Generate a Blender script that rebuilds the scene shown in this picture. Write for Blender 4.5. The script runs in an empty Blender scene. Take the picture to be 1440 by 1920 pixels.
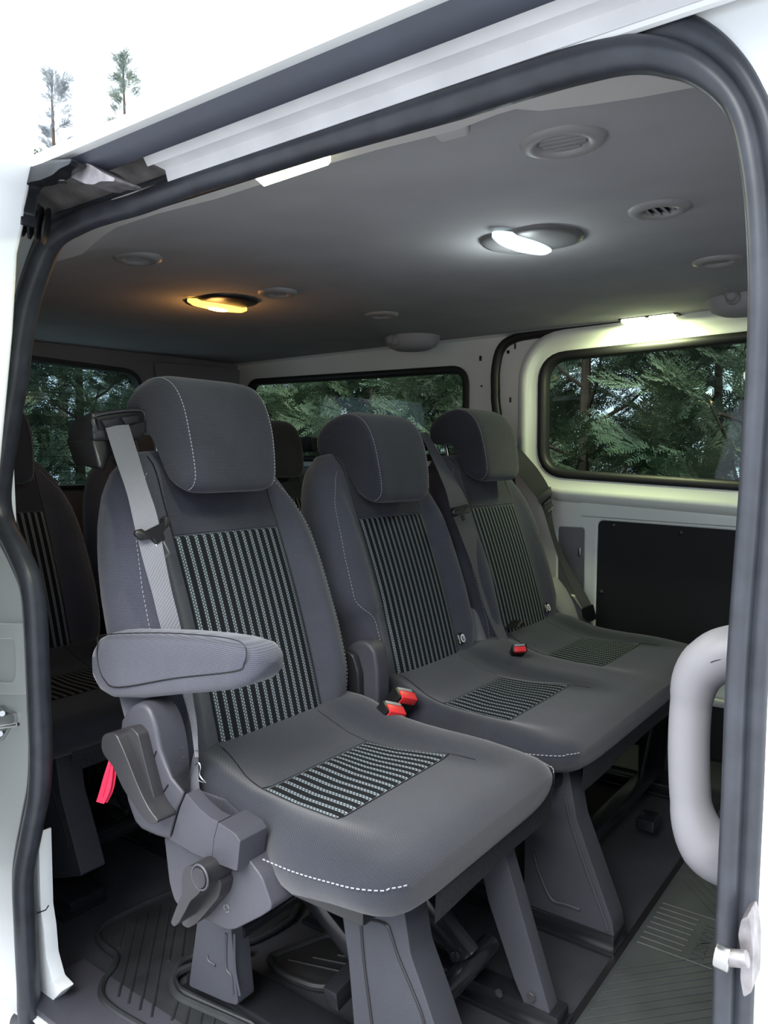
import bpy, bmesh, math, random
import numpy as np
from mathutils import Vector, Matrix
random.seed(7); np.random.seed(7)
SC = bpy.context.scene; COL = SC.collection
# ---------------------------------------------------------------- camera
F_PX = 1447.16
R_C2W = [[0.8046762, 0.0360364, -0.5926193], [0.5937106, -0.0521578, 0.8029865], [-0.0019730, -0.9979883, -0.0633653]]  # columns: right, down, forward
CAM = Vector((0.0, 0.0, 1.0))
cd = bpy.data.cameras.new('camera'); cam = bpy.data.objects.new('camera', cd); COL.objects.link(cam)
cd.sensor_fit = 'VERTICAL'; cd.sensor_height = 36.0; cd.lens = F_PX / 1920.0 * 36.0; cd.clip_start = 0.02; cd.clip_end = 300
M = Matrix([[r[0], -r[1], -r[2]] for r in R_C2W]).to_4x4(); M.translation = CAM
cam.matrix_world = M; SC.camera = cam
# ---------------------------------------------------------------- sky, sun, exposure
W = bpy.data.worlds.new('sky'); SC.world = W; W.use_nodes = True
nt = W.node_tree; bg = nt.nodes['Background']
tc = nt.nodes.new('ShaderNodeTexCoord'); sp = nt.nodes.new('ShaderNodeSeparateXYZ'); rmp = nt.nodes.new('ShaderNodeValToRGB')
nt.links.new(tc.outputs['Generated'], sp.inputs[0]); nt.links.new(sp.outputs['Z'], rmp.inputs[0]); nt.links.new(rmp.outputs[0], bg.inputs[0])
rmp.color_ramp.elements[0].position = 0.0; rmp.color_ramp.elements[0].color = (0.50, 0.58, 0.70, 1)
rmp.color_ramp.elements[1].position = 0.7; rmp.color_ramp.elements[1].color = (0.86, 0.93, 1.0, 1)
bg.inputs[1].default_value = 0.78
sd = bpy.data.lights.new('overcast_sun', 'SUN'); sun = bpy.data.objects.new('overcast_sun', sd); COL.objects.link(sun)
sd.energy = 1.8; sd.angle = math.radians(40); sd.color = (1.0, 0.99, 0.97)
sun.rotation_euler = Vector((0.12, -0.66, 0.74)).to_track_quat('Z', 'Y').to_euler()
SC.view_settings.view_transform = 'Standard'; SC.view_settings.look = 'None'; SC.view_settings.gamma = 1.0
SC.view_settings.use_curve_mapping = False; SC.view_settings.exposure = 1.88

# ---------------------------------------------------------------- survey helpers: a sight line of the photograph cut with a real plane
def _ray(u, v):
    a, b, c = (u - 720.0) / F_PX, (v - 960.0) / F_PX, 1.0
    return Vector([r[0] * a + r[1] * b + r[2] * c for r in R_C2W])
def Px(u, v, x): d = _ray(u, v); return CAM + d * ((x - CAM.x) / d.x)
def Py(u, v, y): d = _ray(u, v); return CAM + d * ((y - CAM.y) / d.y)
def Pz(u, v, z): d = _ray(u, v); return CAM + d * ((z - CAM.z) / d.z)
V3 = Vector
# ---------------------------------------------------------------- materials
MATS = {}
def mat(name, col, rough=0.6, metal=0.0, bump=None, var=0.0, spec=None, emit=None, coat=0.0, sheen=0.0, varscale=6.0):
    m = bpy.data.materials.new(name); m.use_nodes = True; t = m.node_tree; b = t.nodes['Principled BSDF']
    b.inputs['Base Color'].default_value = (*col, 1); b.inputs['Roughness'].default_value = rough; b.inputs['Metallic'].default_value = metal
    if spec is not None: b.inputs['Specular IOR Level'].default_value = spec
    if coat: b.inputs['Coat Weight'].default_value = coat; b.inputs['Coat Roughness'].default_value = 0.08
    if sheen: b.inputs['Sheen Weight'].default_value = sheen; b.inputs['Sheen Roughness'].default_value = 0.5
    if emit: b.inputs['Emission Color'].default_value = (*emit[0], 1); b.inputs['Emission Strength'].default_value = emit[1]
    co = t.nodes.new('ShaderNodeTexCoord')
    if var:
        n = t.nodes.new('ShaderNodeTexNoise'); n.inputs['Scale'].default_value = varscale; n.inputs['Detail'].default_value = 5
        t.links.new(co.outputs['Object'], n.inputs['Vector'])
        r = t.nodes.new('ShaderNodeValToRGB'); r.color_ramp.elements[0].position = 0.3; r.color_ramp.elements[1].position = 0.7
        r.color_ramp.elements[0].color = (*[c * (1 - var) for c in col], 1); r.color_ramp.elements[1].color = (*[min(1, c * (1 + var)) for c in col], 1)
        t.links.new(n.outputs[0], r.inputs[0]); t.links.new(r.outputs[0], b.inputs['Base Color'])
    if bump:
        kind, sc, st = bump
        if kind == 'noise':
            n2 = t.nodes.new('ShaderNodeTexNoise'); n2.inputs['Scale'].default_value = sc; n2.inputs['Detail'].default_value = 2; h = n2.outputs[0]
        elif kind == 'voronoi':
            n2 = t.nodes.new('ShaderNodeTexVoronoi'); n2.inputs['Scale'].default_value = sc; h = n2.outputs[0]
        else:
            n2 = t.nodes.new('ShaderNodeTexWave'); n2.wave_type = 'BANDS'; n2.bands_direction = kind; n2.inputs['Scale'].default_value = sc; n2.inputs['Distortion'].default_value = 0.6
            n2.inputs['Detail Scale'].default_value = 2.0; h = n2.outputs[0]
        t.links.new(co.outputs['Object'], n2.inputs['Vector'])
        bp = t.nodes.new('ShaderNodeBump'); bp.inputs['Strength'].default_value = st; bp.inputs['Distance'].default_value = 0.001
        t.links.new(h, bp.inputs['Height']); t.links.new(bp.outputs[0], b.inputs['Normal'])
    MATS[name] = m; return m
def fabric(name, col, direction, scale, contrast=0.35):
    """woven seat cloth: fine ribs that colour and relief follow together"""
    m = mat(name, col, 0.95, sheen=0.25, spec=0.15); t = m.node_tree; b = t.nodes['Principled BSDF']
    co = t.nodes.new('ShaderNodeTexCoord')
    wv = t.nodes.new('ShaderNodeTexWave'); wv.bands_direction = direction; wv.inputs['Scale'].default_value = scale; wv.inputs['Distortion'].default_value = 0.4
    ns = t.nodes.new('ShaderNodeTexNoise'); ns.inputs['Scale'].default_value = 420; ns.inputs['Detail'].default_value = 2
    nb = t.nodes.new('ShaderNodeTexNoise'); nb.inputs['Scale'].default_value = 7; nb.inputs['Detail'].default_value = 4
    for x in (wv, ns, nb): t.links.new(co.outputs['Object'], x.inputs['Vector'])
    a = t.nodes.new('ShaderNodeMath'); a.operation = 'ADD'; t.links.new(wv.outputs['Fac'], a.inputs[0]); t.links.new(ns.outputs[0], a.inputs[1])
    a2 = t.nodes.new('ShaderNodeMath'); a2.operation = 'MULTIPLY_ADD'; t.links.new(a.outputs[0], a2.inputs[0]); a2.inputs[1].default_value = 0.5; 
    a3 = t.nodes.new('ShaderNodeMath'); a3.operation = 'MULTIPLY_ADD'; t.links.new(nb.outputs[0], a3.inputs[0]); a3.inputs[1].default_value = 0.7; a3.inputs[2].default_value = -0.35
    t.links.new(a3.outputs[0], a2.inputs[2])
    r = t.nodes.new('ShaderNodeValToRGB'); r.color_ramp.elements[0].position = 0.2; r.color_ramp.elements[1].position = 0.8
    r.color_ramp.elements[0].color = (*[c * (1 - contrast) for c in col], 1); r.color_ramp.elements[1].color = (*[c * (1 + contrast) for c in col], 1)
    t.links.new(a2.outputs[0], r.inputs[0]); t.links.new(r.outputs[0], b.inputs['Base Color'])
    bp = t.nodes.new('ShaderNodeBump'); bp.inputs['Strength'].default_value = 0.35; bp.inputs['Distance'].default_value = 0.0008
    t.links.new(a.outputs[0], bp.inputs['Height']); t.links.new(bp.outputs[0], b.inputs['Normal'])
    return m
def striped(name, dark, light, pitch, dash):
    """ribbon stripes woven as pairs of short dashes; UV in metres (u across, v along)"""
    m = mat(name, dark, 0.9, spec=0.15); t = m.node_tree; b = t.nodes['Principled BSDF']
    uv = t.nodes.new('ShaderNodeUVMap'); s = t.nodes.new('ShaderNodeSeparateXYZ'); t.links.new(uv.outputs[0], s.inputs[0])
    def mth(op, a, bb=None, c=None):
        n = t.nodes.new('ShaderNodeMath'); n.operation = op
        for i, q in enumerate((a, bb, c)):
            if q is None: continue
            if isinstance(q, (int, float)): n.inputs[i].default_value = q
            else: t.links.new(q, n.inputs[i])
        return n.outputs[0]
    u = mth('FRACT', mth('DIVIDE', s.outputs[0], pitch)); du = mth('ABSOLUTE', mth('SUBTRACT', u, 0.5))
    inband = mth('LESS_THAN', du, 0.165); notmid = mth('GREATER_THAN', du, 0.045)
    left = mth('GREATER_THAN', mth('SUBTRACT', u, 0.5), 0.0)
    v = mth('FRACT', mth('ADD', mth('DIVIDE', s.outputs[1], dash), mth('MULTIPLY', left, 0.5)))
    dsh = mth('LESS_THAN', v, 0.62)
    f = mth('MULTIPLY', mth('MULTIPLY', inband, notmid), dsh)
    halo = mth('MULTIPLY', mth('LESS_THAN', du, 0.24), 0.10)
    f2 = mth('MAXIMUM', f, halo)
    mx = t.nodes.new('ShaderNodeMix'); mx.data_type = 'RGBA'; mx.inputs['A'].default_value = (*dark, 1); mx.inputs['B'].default_value = (*light, 1)
    t.links.new(f2, mx.inputs['Factor']); t.links.new(mx.outputs['Result'], b.inputs['Base Color'])
    bp = t.nodes.new('ShaderNodeBump'); bp.inputs['Strength'].default_value = 0.5; bp.inputs['Distance'].default_value = 0.001
    t.links.new(f2, bp.inputs['Height']); t.links.new(bp.outputs[0], b.inputs['Normal'])
    return m
CLOTH = fabric('bolster_cloth', (0.058, 0.060, 0.078), 'Z', 110, 0.30)
CLOTH_RIB = fabric('ribbed_cloth', (0.034, 0.036, 0.047), 'Z', 95, 0.42)
CLOTH_RIBC = fabric('ribbed_cushion_cloth', (0.026, 0.028, 0.037), 'X', 110, 0.30)
CLOTH_CUSH = fabric('cushion_cloth', (0.026, 0.028, 0.037), 'DIAGONAL', 130, 0.30)
STRIPE = striped('striped_cloth', (0.010, 0.011, 0.013), (0.30, 0.345, 0.39), 0.0205, 0.0062)
STRIPE_C = striped('striped_cushion_cloth', (0.010, 0.011, 0.013), (0.30, 0.345, 0.39), 0.0215, 0.0070)
THREAD = mat('grey_thread', (0.30, 0.30, 0.34), 0.8)
PLAST = mat('grey_plastic', (0.050, 0.050, 0.062), 0.48, bump=('voronoi', 900, 0.25), var=0.12)
PLAST_D = mat('dark_plastic', (0.022, 0.021, 0.024), 0.36, bump=('noise', 700, 0.12))
LAMPH = mat('lamp_housing', (0.13, 0.13, 0.135), 0.5)
PLAST_L = mat('light_grey_plastic', (0.20, 0.195, 0.21), 0.5, var=0.08)
BLACKP = mat('black_plastic', (0.009, 0.009, 0.010), 0.35)
LEGM = mat('leg_cover_plastic', (0.040, 0.042, 0.052), 0.6, bump=('voronoi', 700, 0.3), var=0.10)
BLKMETAL = mat('black_painted_steel', (0.010, 0.011, 0.013), 0.22, spec=0.6, var=0.3)
STEEL = mat('bare_steel', (0.55, 0.55, 0.55), 0.28, 1.0)
RUSTY = mat('worn_steel', (0.30, 0.28, 0.29), 0.45, 0.8, var=0.35, varscale=60)
RED = mat('red_plastic', (0.75, 0.035, 0.04), 0.35)
PINK = mat('red_ribbon', (0.85, 0.035, 0.10), 0.7)
YEL = mat('amber_sticker', (0.90, 0.40, 0.02), 0.6)
WHITEP = mat('white_tag', (0.85, 0.86, 0.88), 0.6)
WEB_L = fabric('grey_webbing', (0.165, 0.165, 0.185), 'X', 160, 0.12)
WEB_D = fabric('dark_webbing', (0.022, 0.023, 0.028), 'X', 160, 0.15)
PAINT = mat('white_paint', (0.78, 0.80, 0.80), 0.28, coat=0.5, var=0.02)
PAINT_IN = mat('white_door_paint', (0.84, 0.86, 0.82), 0.32, coat=0.4, var=0.02)
PAINT_CH = mat('channel_paint', (0.66, 0.66, 0.68), 0.5, var=0.12, varscale=9)
GRIME = mat('grimy_steel', (0.10, 0.09, 0.09), 0.6, var=0.6, varscale=25)
RUBBER = mat('seal_rubber', (0.032, 0.035, 0.044), 0.42, var=0.25, varscale=30)
RUBBER_D = mat('black_rubber', (0.012, 0.012, 0.014), 0.5)
GASKET = mat('blue_black_gasket', (0.050, 0.055, 0.075), 0.5, var=0.15)
HEADL = mat('headliner_cloth', (0.37, 0.37, 0.39), 0.95, bump=('noise', 260, 0.25), var=0.06, spec=0.1)
TRIMG = mat('beige_grey_trim', (0.52, 0.50, 0.49), 0.7, var=0.05)
VENTP = mat('vent_plastic', (0.30, 0.295, 0.30), 0.5)
VENTD = mat('vent_dark', (0.035, 0.036, 0.04), 0.6)
VINYL = mat('floor_vinyl', (0.027, 0.029, 0.034), 0.55, bump=('voronoi', 300, 0.5), var=0.25)
MATR = mat('rubber_mat', (0.016, 0.018, 0.020), 0.5, bump=('noise', 300, 0.15), var=0.35, varscale=14)
MATR2 = mat('front_rubber_mat', (0.032, 0.036, 0.038), 0.6, bump=('noise', 300, 0.15), var=0.2, varscale=14)
CARPET = mat('flap_felt', (0.055, 0.055, 0.062), 0.95, bump=('noise', 500, 0.8), var=0.35, varscale=220)
PANELB = mat('black_board', (0.008, 0.009, 0.011), 0.75, var=0.15)
ASPH = mat('concrete_yard', (0.36, 0.36, 0.365), 0.9, bump=('noise', 120, 0.6), var=0.25)
LEDW = mat('lit_led_cover', (1, 1, 1), 0.4, emit=((0.93, 1.0, 0.62), 1.6))
LEDC = mat('lit_lamp_lens', (0.35, 0.38, 0.40), 0.3, emit=((0.80, 0.97, 1.0), 0.30))
BULBC = mat('lit_cool_bulb', (1, 1, 1), 0.3, emit=((0.92, 1.0, 1.0), 12.0))
BULBW = mat('lit_warm_lens', (1, 0.8, 0.4), 0.3, emit=((1.0, 0.50, 0.08), 0.8))
BULBW2 = mat('lit_warm_bulb', (1, 0.8, 0.4), 0.3, emit=((1.0, 0.72, 0.25), 4.0))
WOOD = mat('bark', (0.07, 0.05, 0.035), 0.9, var=0.4)
def leafmat(name, a, b_):
    m = mat(name, a, 0.65, var=0.0); t = m.node_tree; b = t.nodes['Principled BSDF']
    co = t.nodes.new('ShaderNodeTexCoord'); n = t.nodes.new('ShaderNodeTexNoise'); n.inputs['Scale'].default_value = 3.5; n.inputs['Detail'].default_value = 6
    t.links.new(co.outputs['Object'], n.inputs['Vector']); r = t.nodes.new('ShaderNodeValToRGB')
    r.color_ramp.elements[0].position = 0.35; r.color_ramp.elements[1].position = 0.68
    r.color_ramp.elements[0].color = (*a, 1); r.color_ramp.elements[1].color = (*b_, 1)
    t.links.new(n.outputs[0], r.inputs[0]); t.links.new(r.outputs[0], b.inputs['Base Color']); return m
LEAF = leafmat('cypress_leaf', (0.045, 0.078, 0.050), (0.15, 0.195, 0.105))
LEAF2 = leafmat('cypress_leaf_light', (0.070, 0.108, 0.070), (0.20, 0.245, 0.145))
def glassmat(name, tint):
    m = bpy.data.materials.new(name); m.use_nodes = True; t = m.node_tree; t.nodes.clear()
    o = t.nodes.new('ShaderNodeOutputMaterial'); mx = t.nodes.new('ShaderNodeMixShader'); tr = t.nodes.new('ShaderNodeBsdfTransparent'); gl = t.nodes.new('ShaderNodeBsdfGlossy')
    fr = t.nodes.new('ShaderNodeFresnel'); fr.inputs[0].default_value = 1.45
    tr.inputs[0].default_value = (*tint, 1); gl.inputs['Roughness'].default_value = 0.02
    gm = t.nodes.new('ShaderNodeNewGeometry'); sb = t.nodes.new('ShaderNodeMath'); sb.operation = 'SUBTRACT'; sb.inputs[0].default_value = 1.0; t.links.new(gm.outputs['Backfacing'], sb.inputs[1])
    ml = t.nodes.new('ShaderNodeMath'); ml.operation = 'MULTIPLY'; t.links.new(fr.outputs[0], ml.inputs[0]); t.links.new(sb.outputs[0], ml.inputs[1]); t.links.new(ml.outputs[0], mx.inputs[0]); t.links.new(tr.outputs[0], mx.inputs[1]); t.links.new(gl.outputs[0], mx.inputs[2]); t.links.new(mx.outputs[0], o.inputs[0]); return m
GLASS = glassmat('tinted_glass', (0.74, 0.82, 0.80))
GLASS_R = glassmat('rear_glass', (0.66, 0.76, 0.78))

# ---------------------------------------------------------------- object helpers
def root_shift(o):
    while o.parent: o = o.parent
    return Vector(o.location)
ORIG = {}
def obj(name, bm, m, parent=None, smooth=True, angle=40, uv=None):
    me = bpy.data.meshes.new(name)
    if isinstance(bm, bmesh.types.BMesh):
        bmesh.ops.recalc_face_normals(bm, faces=bm.faces[:]) if uv is None else None
        bm.to_mesh(me); bm.free()
    else: me = bm; me.name = name
    if parent is not None:
        r = parent
        while r.parent: r = r.parent
        me.transform(Matrix.Translation(-ORIG.get(r.name, Vector((0, 0, 0)))))
    me.materials.clear(); me.materials.append(m)
    if smooth:
        me.polygons.foreach_set('use_smooth', [True] * len(me.polygons))
        try: me.set_sharp_from_angle(angle=math.radians(angle))
        except Exception: pass
    o = bpy.data.objects.new(name, me); COL.objects.link(o)
    if parent is not None: o.parent = parent
    return o
def thing(name, label, cat, loc=(0, 0, 0), group=None):
    o = bpy.data.objects.new(name, None); COL.objects.link(o); o.location = loc; o.empty_display_size = 0.05
    ORIG[o.name] = Vector(loc); o['label'] = label; o['category'] = cat
    if group: o['group'] = group
    return o
def tag(o, label, cat, group=None):
    o['label'] = label; o['category'] = cat
    if group: o['group'] = group
    return o
def struct(o, label=None):
    o['kind'] = 'structure'
    if label: o['label'] = label
    return o
def sempty(name, label, loc=(0, 0, 0)):
    o = bpy.data.objects.new(name, None); COL.objects.link(o); o.location = loc; ORIG[o.name] = Vector(loc); o['kind'] = 'structure'; o['label'] = label
    return o
def copy_tree(o, parent=None):
    c = o.copy(); COL.objects.link(c); c.parent = parent
    if parent is None: ORIG[c.name] = Vector(o.location)
    for ch in list(o.children): copy_tree(ch, c)
    return c
# ---------------------------------------------------------------- mesh helpers
def newbm(): return bmesh.new()
def bevel(bm, w, seg=2, ang=25):
    es = [e for e in bm.edges if len(e.link_faces) == 2 and e.calc_face_angle(0) > math.radians(ang)]
    if es and w > 0: bmesh.ops.bevel(bm, geom=es, offset=w, segments=seg, profile=0.6, affect='EDGES', clamp_overlap=True)
    return bm
def box(c, size, bev=0.0, rot=None, bm=None, seg=2):
    b = bmesh.new(); bmesh.ops.create_cube(b, size=1.0)
    bmesh.ops.scale(b, vec=size, verts=b.verts)
    if bev: bevel(b, bev, seg)
    if rot is not None: bmesh.ops.rotate(b, cent=(0, 0, 0), matrix=rot, verts=b.verts)
    bmesh.ops.translate(b, vec=c, verts=b.verts)
    return merge(bm, b)
def merge(bm, b):
    if bm is None: return b
    me = bpy.data.meshes.new('t'); b.to_mesh(me); b.free(); bm.from_mesh(me); bpy.data.meshes.remove(me); return bm
def hull(pts, bev=0.005, seg=2, bm=None, ang=20):
    b = bmesh.new()
    for p in pts: b.verts.new(p)
    r = bmesh.ops.convex_hull(b, input=b.verts)
    junk = [g for g in r['geom_interior'] if isinstance(g, bmesh.types.BMVert)]
    if junk: bmesh.ops.delete(b, geom=junk, context='VERTS')
    bmesh.ops.dissolve_limit(b, angle_limit=0.03, verts=b.verts, edges=b.edges)
    if bev: bevel(b, bev, seg, ang)
    return merge(bm, b)
def loft(secs, bm=None, cap=True, closed=True, ring=False):
    b = bmesh.new(); rows = [[b.verts.new(p) for p in s] for s in secs]; n = len(rows[0]); N = len(rows)
    for i in range(N if ring else N - 1):
        a, c = rows[i], rows[(i + 1) % N]
        for j in range(n if closed else n - 1):
            try: b.faces.new((a[j], a[(j + 1) % n], c[(j + 1) % n], c[j]))
            except ValueError: pass
    if cap and closed and not ring:
        for r in (rows[0], rows[-1]):
            try: b.faces.new(r)
            except ValueError: pass
    return merge(bm, b)
def catmull(pts, k=6, closed=False):
    pts = [Vector(p) for p in pts]; n = len(pts); out = []
    for i in range(n if closed else n - 1):
        p0 = pts[(i - 1) % n] if (closed or i > 0) else pts[0] * 2 - pts[1]
        p1, p2 = pts[i], pts[(i + 1) % n]
        p3 = pts[(i + 2) % n] if (closed or i + 2 < n) else pts[-1] * 2 - pts[-2]
        for j in range(k):
            t = j / k; out.append(0.5 * ((2 * p1) + (p2 - p0) * t + (2 * p0 - 5 * p1 + 4 * p2 - p3) * t * t + (3 * p1 - p0 - 3 * p2 + p3) * t ** 3))
    if not closed: out.append(pts[-1].copy())
    return out
def tube(pts, r, n=10, bm=None, closed=False, cap=True):
    pts = [Vector(p) for p in pts]; N = len(pts); secs = []; up = None
    for i, p in enumerate(pts):
        if closed: t = pts[(i + 1) % N] - pts[i - 1]
        else: t = pts[min(i + 1, N - 1)] - pts[max(i - 1, 0)]
        t.normalize()
        if up is None: up = t.orthogonal().normalized()
        up = (up - t * up.dot(t)).normalized(); s = t.cross(up)
        rr = r[i] if isinstance(r, (list, tuple)) else r
        secs.append([p + (up * math.cos(a) + s * math.sin(a)) * rr for a in [2 * math.pi * k / n for k in range(n)]])
    return loft(secs, bm, cap, True, closed)
def sweep(pts, prof, nrm=Vector((0, -1, 0)), closed=False, bm=None, cap=True, sc=None):
    """prof: list of (outward, toward-nrm); outward = left-hand side of travel in the plane normal to nrm"""
    pts = [Vector(p) for p in pts]; N = len(pts); secs = []
    for i, p in enumerate(pts):
        t = (pts[(i + 1) % N] - pts[i - 1]) if closed else (pts[min(i + 1, N - 1)] - pts[max(i - 1, 0)])
        t.normalize(); o = t.cross(nrm).normalized()
        k = sc(p) if sc else 1.0; secs.append([p + o * a * k + nrm * b * (0.5 + 0.5 * k) for a, b in prof])
    return loft(secs, bm, cap, True, closed)
def rpoly(pts, r, k=5):
    """round the corners of a 2-D polygon"""
    out = []; n = len(pts)
    for i in range(n):
        p = Vector(pts[i]); a = Vector(pts[i - 1]) - p; b = Vector(pts[(i + 1) % n]) - p
        rr = r[i] if isinstance(r, (list, tuple)) else r
        d = min(rr, a.length * 0.48, b.length * 0.48)
        if d < 1e-5: out.append(p); continue
        s = p + a.normalized() * d; e = p + b.normalized() * d
        for j in range(k + 1):
            t = j / k; out.append(s * (1 - t) ** 2 + p * 2 * t * (1 - t) + e * t * t)
    return out
def extr(poly, axis, a, b, bev=0.0, seg=2, bm=None, ang=35):
    """2-D polygon extruded along axis between a and b. axis 'y': poly = (x, z); 'x': (y, z); 'z': (x, y)"""
    def P(q, h): return {'y': (q[0], h, q[1]), 'x': (h, q[0], q[1]), 'z': (q[0], q[1], h)}[axis]
    bb = bmesh.new(); v0 = [bb.verts.new(P(q, a)) for q in poly]; v1 = [bb.verts.new(P(q, b)) for q in poly]; n = len(poly)
    bb.faces.new(v0); bb.faces.new(v1[::-1])
    for i in range(n): bb.faces.new((v0[i], v0[(i + 1) % n], v1[(i + 1) % n], v1[i]))
    bmesh.ops.recalc_face_normals(bb, faces=bb.faces[:])
    if bev: bevel(bb, bev, seg, ang)
    return merge(bm, bb)
def plate(outer, holes, axis, a, b, bev=0.0):
    """flat sheet with holes (filled curve), between coordinates a and b along axis"""
    cu = bpy.data.curves.new('c', 'CURVE'); cu.dimensions = '2D'; cu.fill_mode = 'BOTH'; cu.extrude = abs(b - a) / 2 - bev; cu.bevel_depth = bev; cu.bevel_resolution = 2
    for loop in [outer] + holes:
        s = cu.splines.new('POLY'); s.points.add(len(loop) - 1); s.use_cyclic_u = True
        for i, q in enumerate(loop): s.points[i].co = (q[0], q[1], 0, 1)
    o = bpy.data.objects.new('c', cu); me = bpy.data.meshes.new_from_object(o); bpy.data.objects.remove(o); bpy.data.curves.remove(cu)
    m = (a + b) / 2
    co = np.empty(len(me.vertices) * 3, np.float32); me.vertices.foreach_get('co', co); co = co.reshape(-1, 3)
    new = {'y': np.stack([co[:, 0], m - co[:, 2], co[:, 1]], 1), 'x': np.stack([m + co[:, 2], co[:, 0], co[:, 1]], 1), 'z': np.stack([co[:, 0], co[:, 1], m + co[:, 2]], 1)}[axis]
    me.vertices.foreach_set('co', new.astype(np.float32).ravel()); me.update(); return me
def grid(fn, us, vs, uvf=None, thick=0.0, bm=None):
    """open surface patch fn(u, v) -> point with optional UV"""
    b = bmesh.new(); lay = b.loops.layers.uv.new('UVMap') if uvf else None
    rows = [[b.verts.new(fn(u, v)) for v in vs] for u in us]
    for i in range(len(us) - 1):
        for j in range(len(vs) - 1):
            f = b.faces.new((rows[i][j], rows[i + 1][j], rows[i + 1][j + 1], rows[i][j + 1]))
            if lay:
                for l, (uu, vv) in zip(f.loops, ((us[i], vs[j]), (us[i + 1], vs[j]), (us[i + 1], vs[j + 1]), (us[i], vs[j + 1]))): l[lay].uv = uvf(uu, vv)
    return merge(bm, b)
def lin(a, b, n): return [a + (b - a) * i / (n - 1) for i in range(n)]
def sstep(x, a, b):
    t = max(0.0, min(1.0, (x - a) / (b - a))); return t * t * (3 - 2 * t)
def interp(x, xs, ys):
    return float(np.interp(x, xs, ys))
def cyl(p, q, r, n=14, bm=None, bev=0.0):
    p, q = Vector(p), Vector(q)
    if not bev: return tube([p, q], r, n, bm)
    d = (q - p).normalized()
    return tube([p, p + d * bev * 0.3, p + d * bev, q - d * bev, q - d * bev * 0.3, q], [r - bev, r - bev * 0.3, r, r, r - bev * 0.3, r - bev], n, bm)
def ribbon(L, Rr, th=0.0014, k=5, bm=None):
    """webbing between two edge polylines, with thickness"""
    L = catmull(L, k); Rr = catmull(Rr, k); secs = []
    for i in range(len(L)):
        t = (L[min(i + 1, len(L) - 1)] + Rr[min(i + 1, len(L) - 1)]) - (L[max(i - 1, 0)] + Rr[max(i - 1, 0)])
        n = (Rr[i] - L[i]).cross(t).normalized() * th * 0.5
        m1 = L[i].lerp(Rr[i], 0.33); m2 = L[i].lerp(Rr[i], 0.67)
        secs.append([L[i] + n, m1 + n, m2 + n, Rr[i] + n, Rr[i] - n, m2 - n, m1 - n, L[i] - n])
    return loft(secs, bm)
def stitches(pts, nrm_pts=None, pitch=0.0085, ln=0.0052, r=0.0009):
    """row of short raised stitches along a dense path"""
    b = bmesh.new(); acc = 0.0; pts = [Vector(p) for p in pts]; start = None; d = 0.0
    cum = [0.0]
    for i in range(1, len(pts)): cum.append(cum[-1] + (pts[i] - pts[i - 1]).length)
    def at(s):
        for i in range(1, len(pts)):
            if cum[i] >= s:
                t = (s - cum[i - 1]) / max(1e-9, cum[i] - cum[i - 1]); return pts[i - 1].lerp(pts[i], t)
        return pts[-1]
    s = 0.0
    while s + ln < cum[-1]:
        tube([at(s), at(s + ln)], r, 4, b); s += pitch
    return b
def rpoly_(a, b, c, d): return [(a, c), (b, c), (b, d), (a, d)]
# ================================================================ SETTING
XF, XR = 1.25, -2.98          # front and rear ends of the built shell
YD, YW = 0.70, 2.72           # door opening plane, far wall
# floor
struct(obj('floor', box(((XF + XR) / 2, (0.74 + YW) / 2, -0.02), (XF - XR, YW - 0.74, 0.04)), VINYL, smooth=False), 'dark grey grained vinyl van floor')
# ceiling: headliner from the light rail to the far wall
EDGE = [Pz(u, v, 1.42) for u, v in ((95, 492), (150, 476), (190, 441), (215, 425), (290, 400), (400, 372), (530, 330), (700, 280), (850, 243), (930, 212), (965, 202), (1010, 206), (1100, 195), (1200, 180), (1290, 163), (1400, 152))]
ex = [p.x for p in EDGE]; ey = [p.y for p in EDGE]
def edge_y(x): return interp(x, [XR] + ex + [XF], [ey[0]] + ey + [ey[-1]])
def ceil_z(x, y):
    e = edge_y(x); t = y - e
    z = 1.42 + 0.055 * (1 - math.exp(-max(0, t) / 0.09)) * 0.93
    z += 0.008 * math.sin(min(1, max(0, t) / 1.7) * math.pi) + 0.024 * sstep(y, 1.6, YW)
    return z
xs = sorted(set([round(v, 3) for v in lin(XR + 0.05, XF, 90)] + [round(v, 4) for v in ex] + [round(v, 3) for v in lin(-0.4, -0.15, 14)]))
ts = [0, 0.01, 0.025, 0.05, 0.08, 0.12, 0.18, 0.26, 0.36, 0.46, 0.56, 0.66, 0.76, 0.86, 0.93, 0.97, 1.0]
def cfn(x, t):
    e = edge_y(x); y = e + (YW - 0.005 - e) * t
    return (x, y, ceil_z(x, y))
struct(obj('ceiling', grid(cfn, xs, ts), HEADL, angle=60), 'grey cloth headliner')
# light rail between door seal and headliner
def rail_in(x):
    return interp(x, [-1.75, -1.45, 0.1], [1.33, 1.345, 1.345])
def rfn(x, t):
    e = edge_y(x); a = Vector((x, 0.725, rail_in(x) + 0.022)); b = Vector((x, e + 0.004, 1.42))
    p = a.lerp(b, t); p.z += 0.018 * math.sin(t * math.pi); return p
struct(obj('trim_1', grid(rfn, [v for v in xs if v > -1.75], lin(0, 1, 8)), TRIMG, angle=60), 'pale plastic rail above the open side door')
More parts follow.
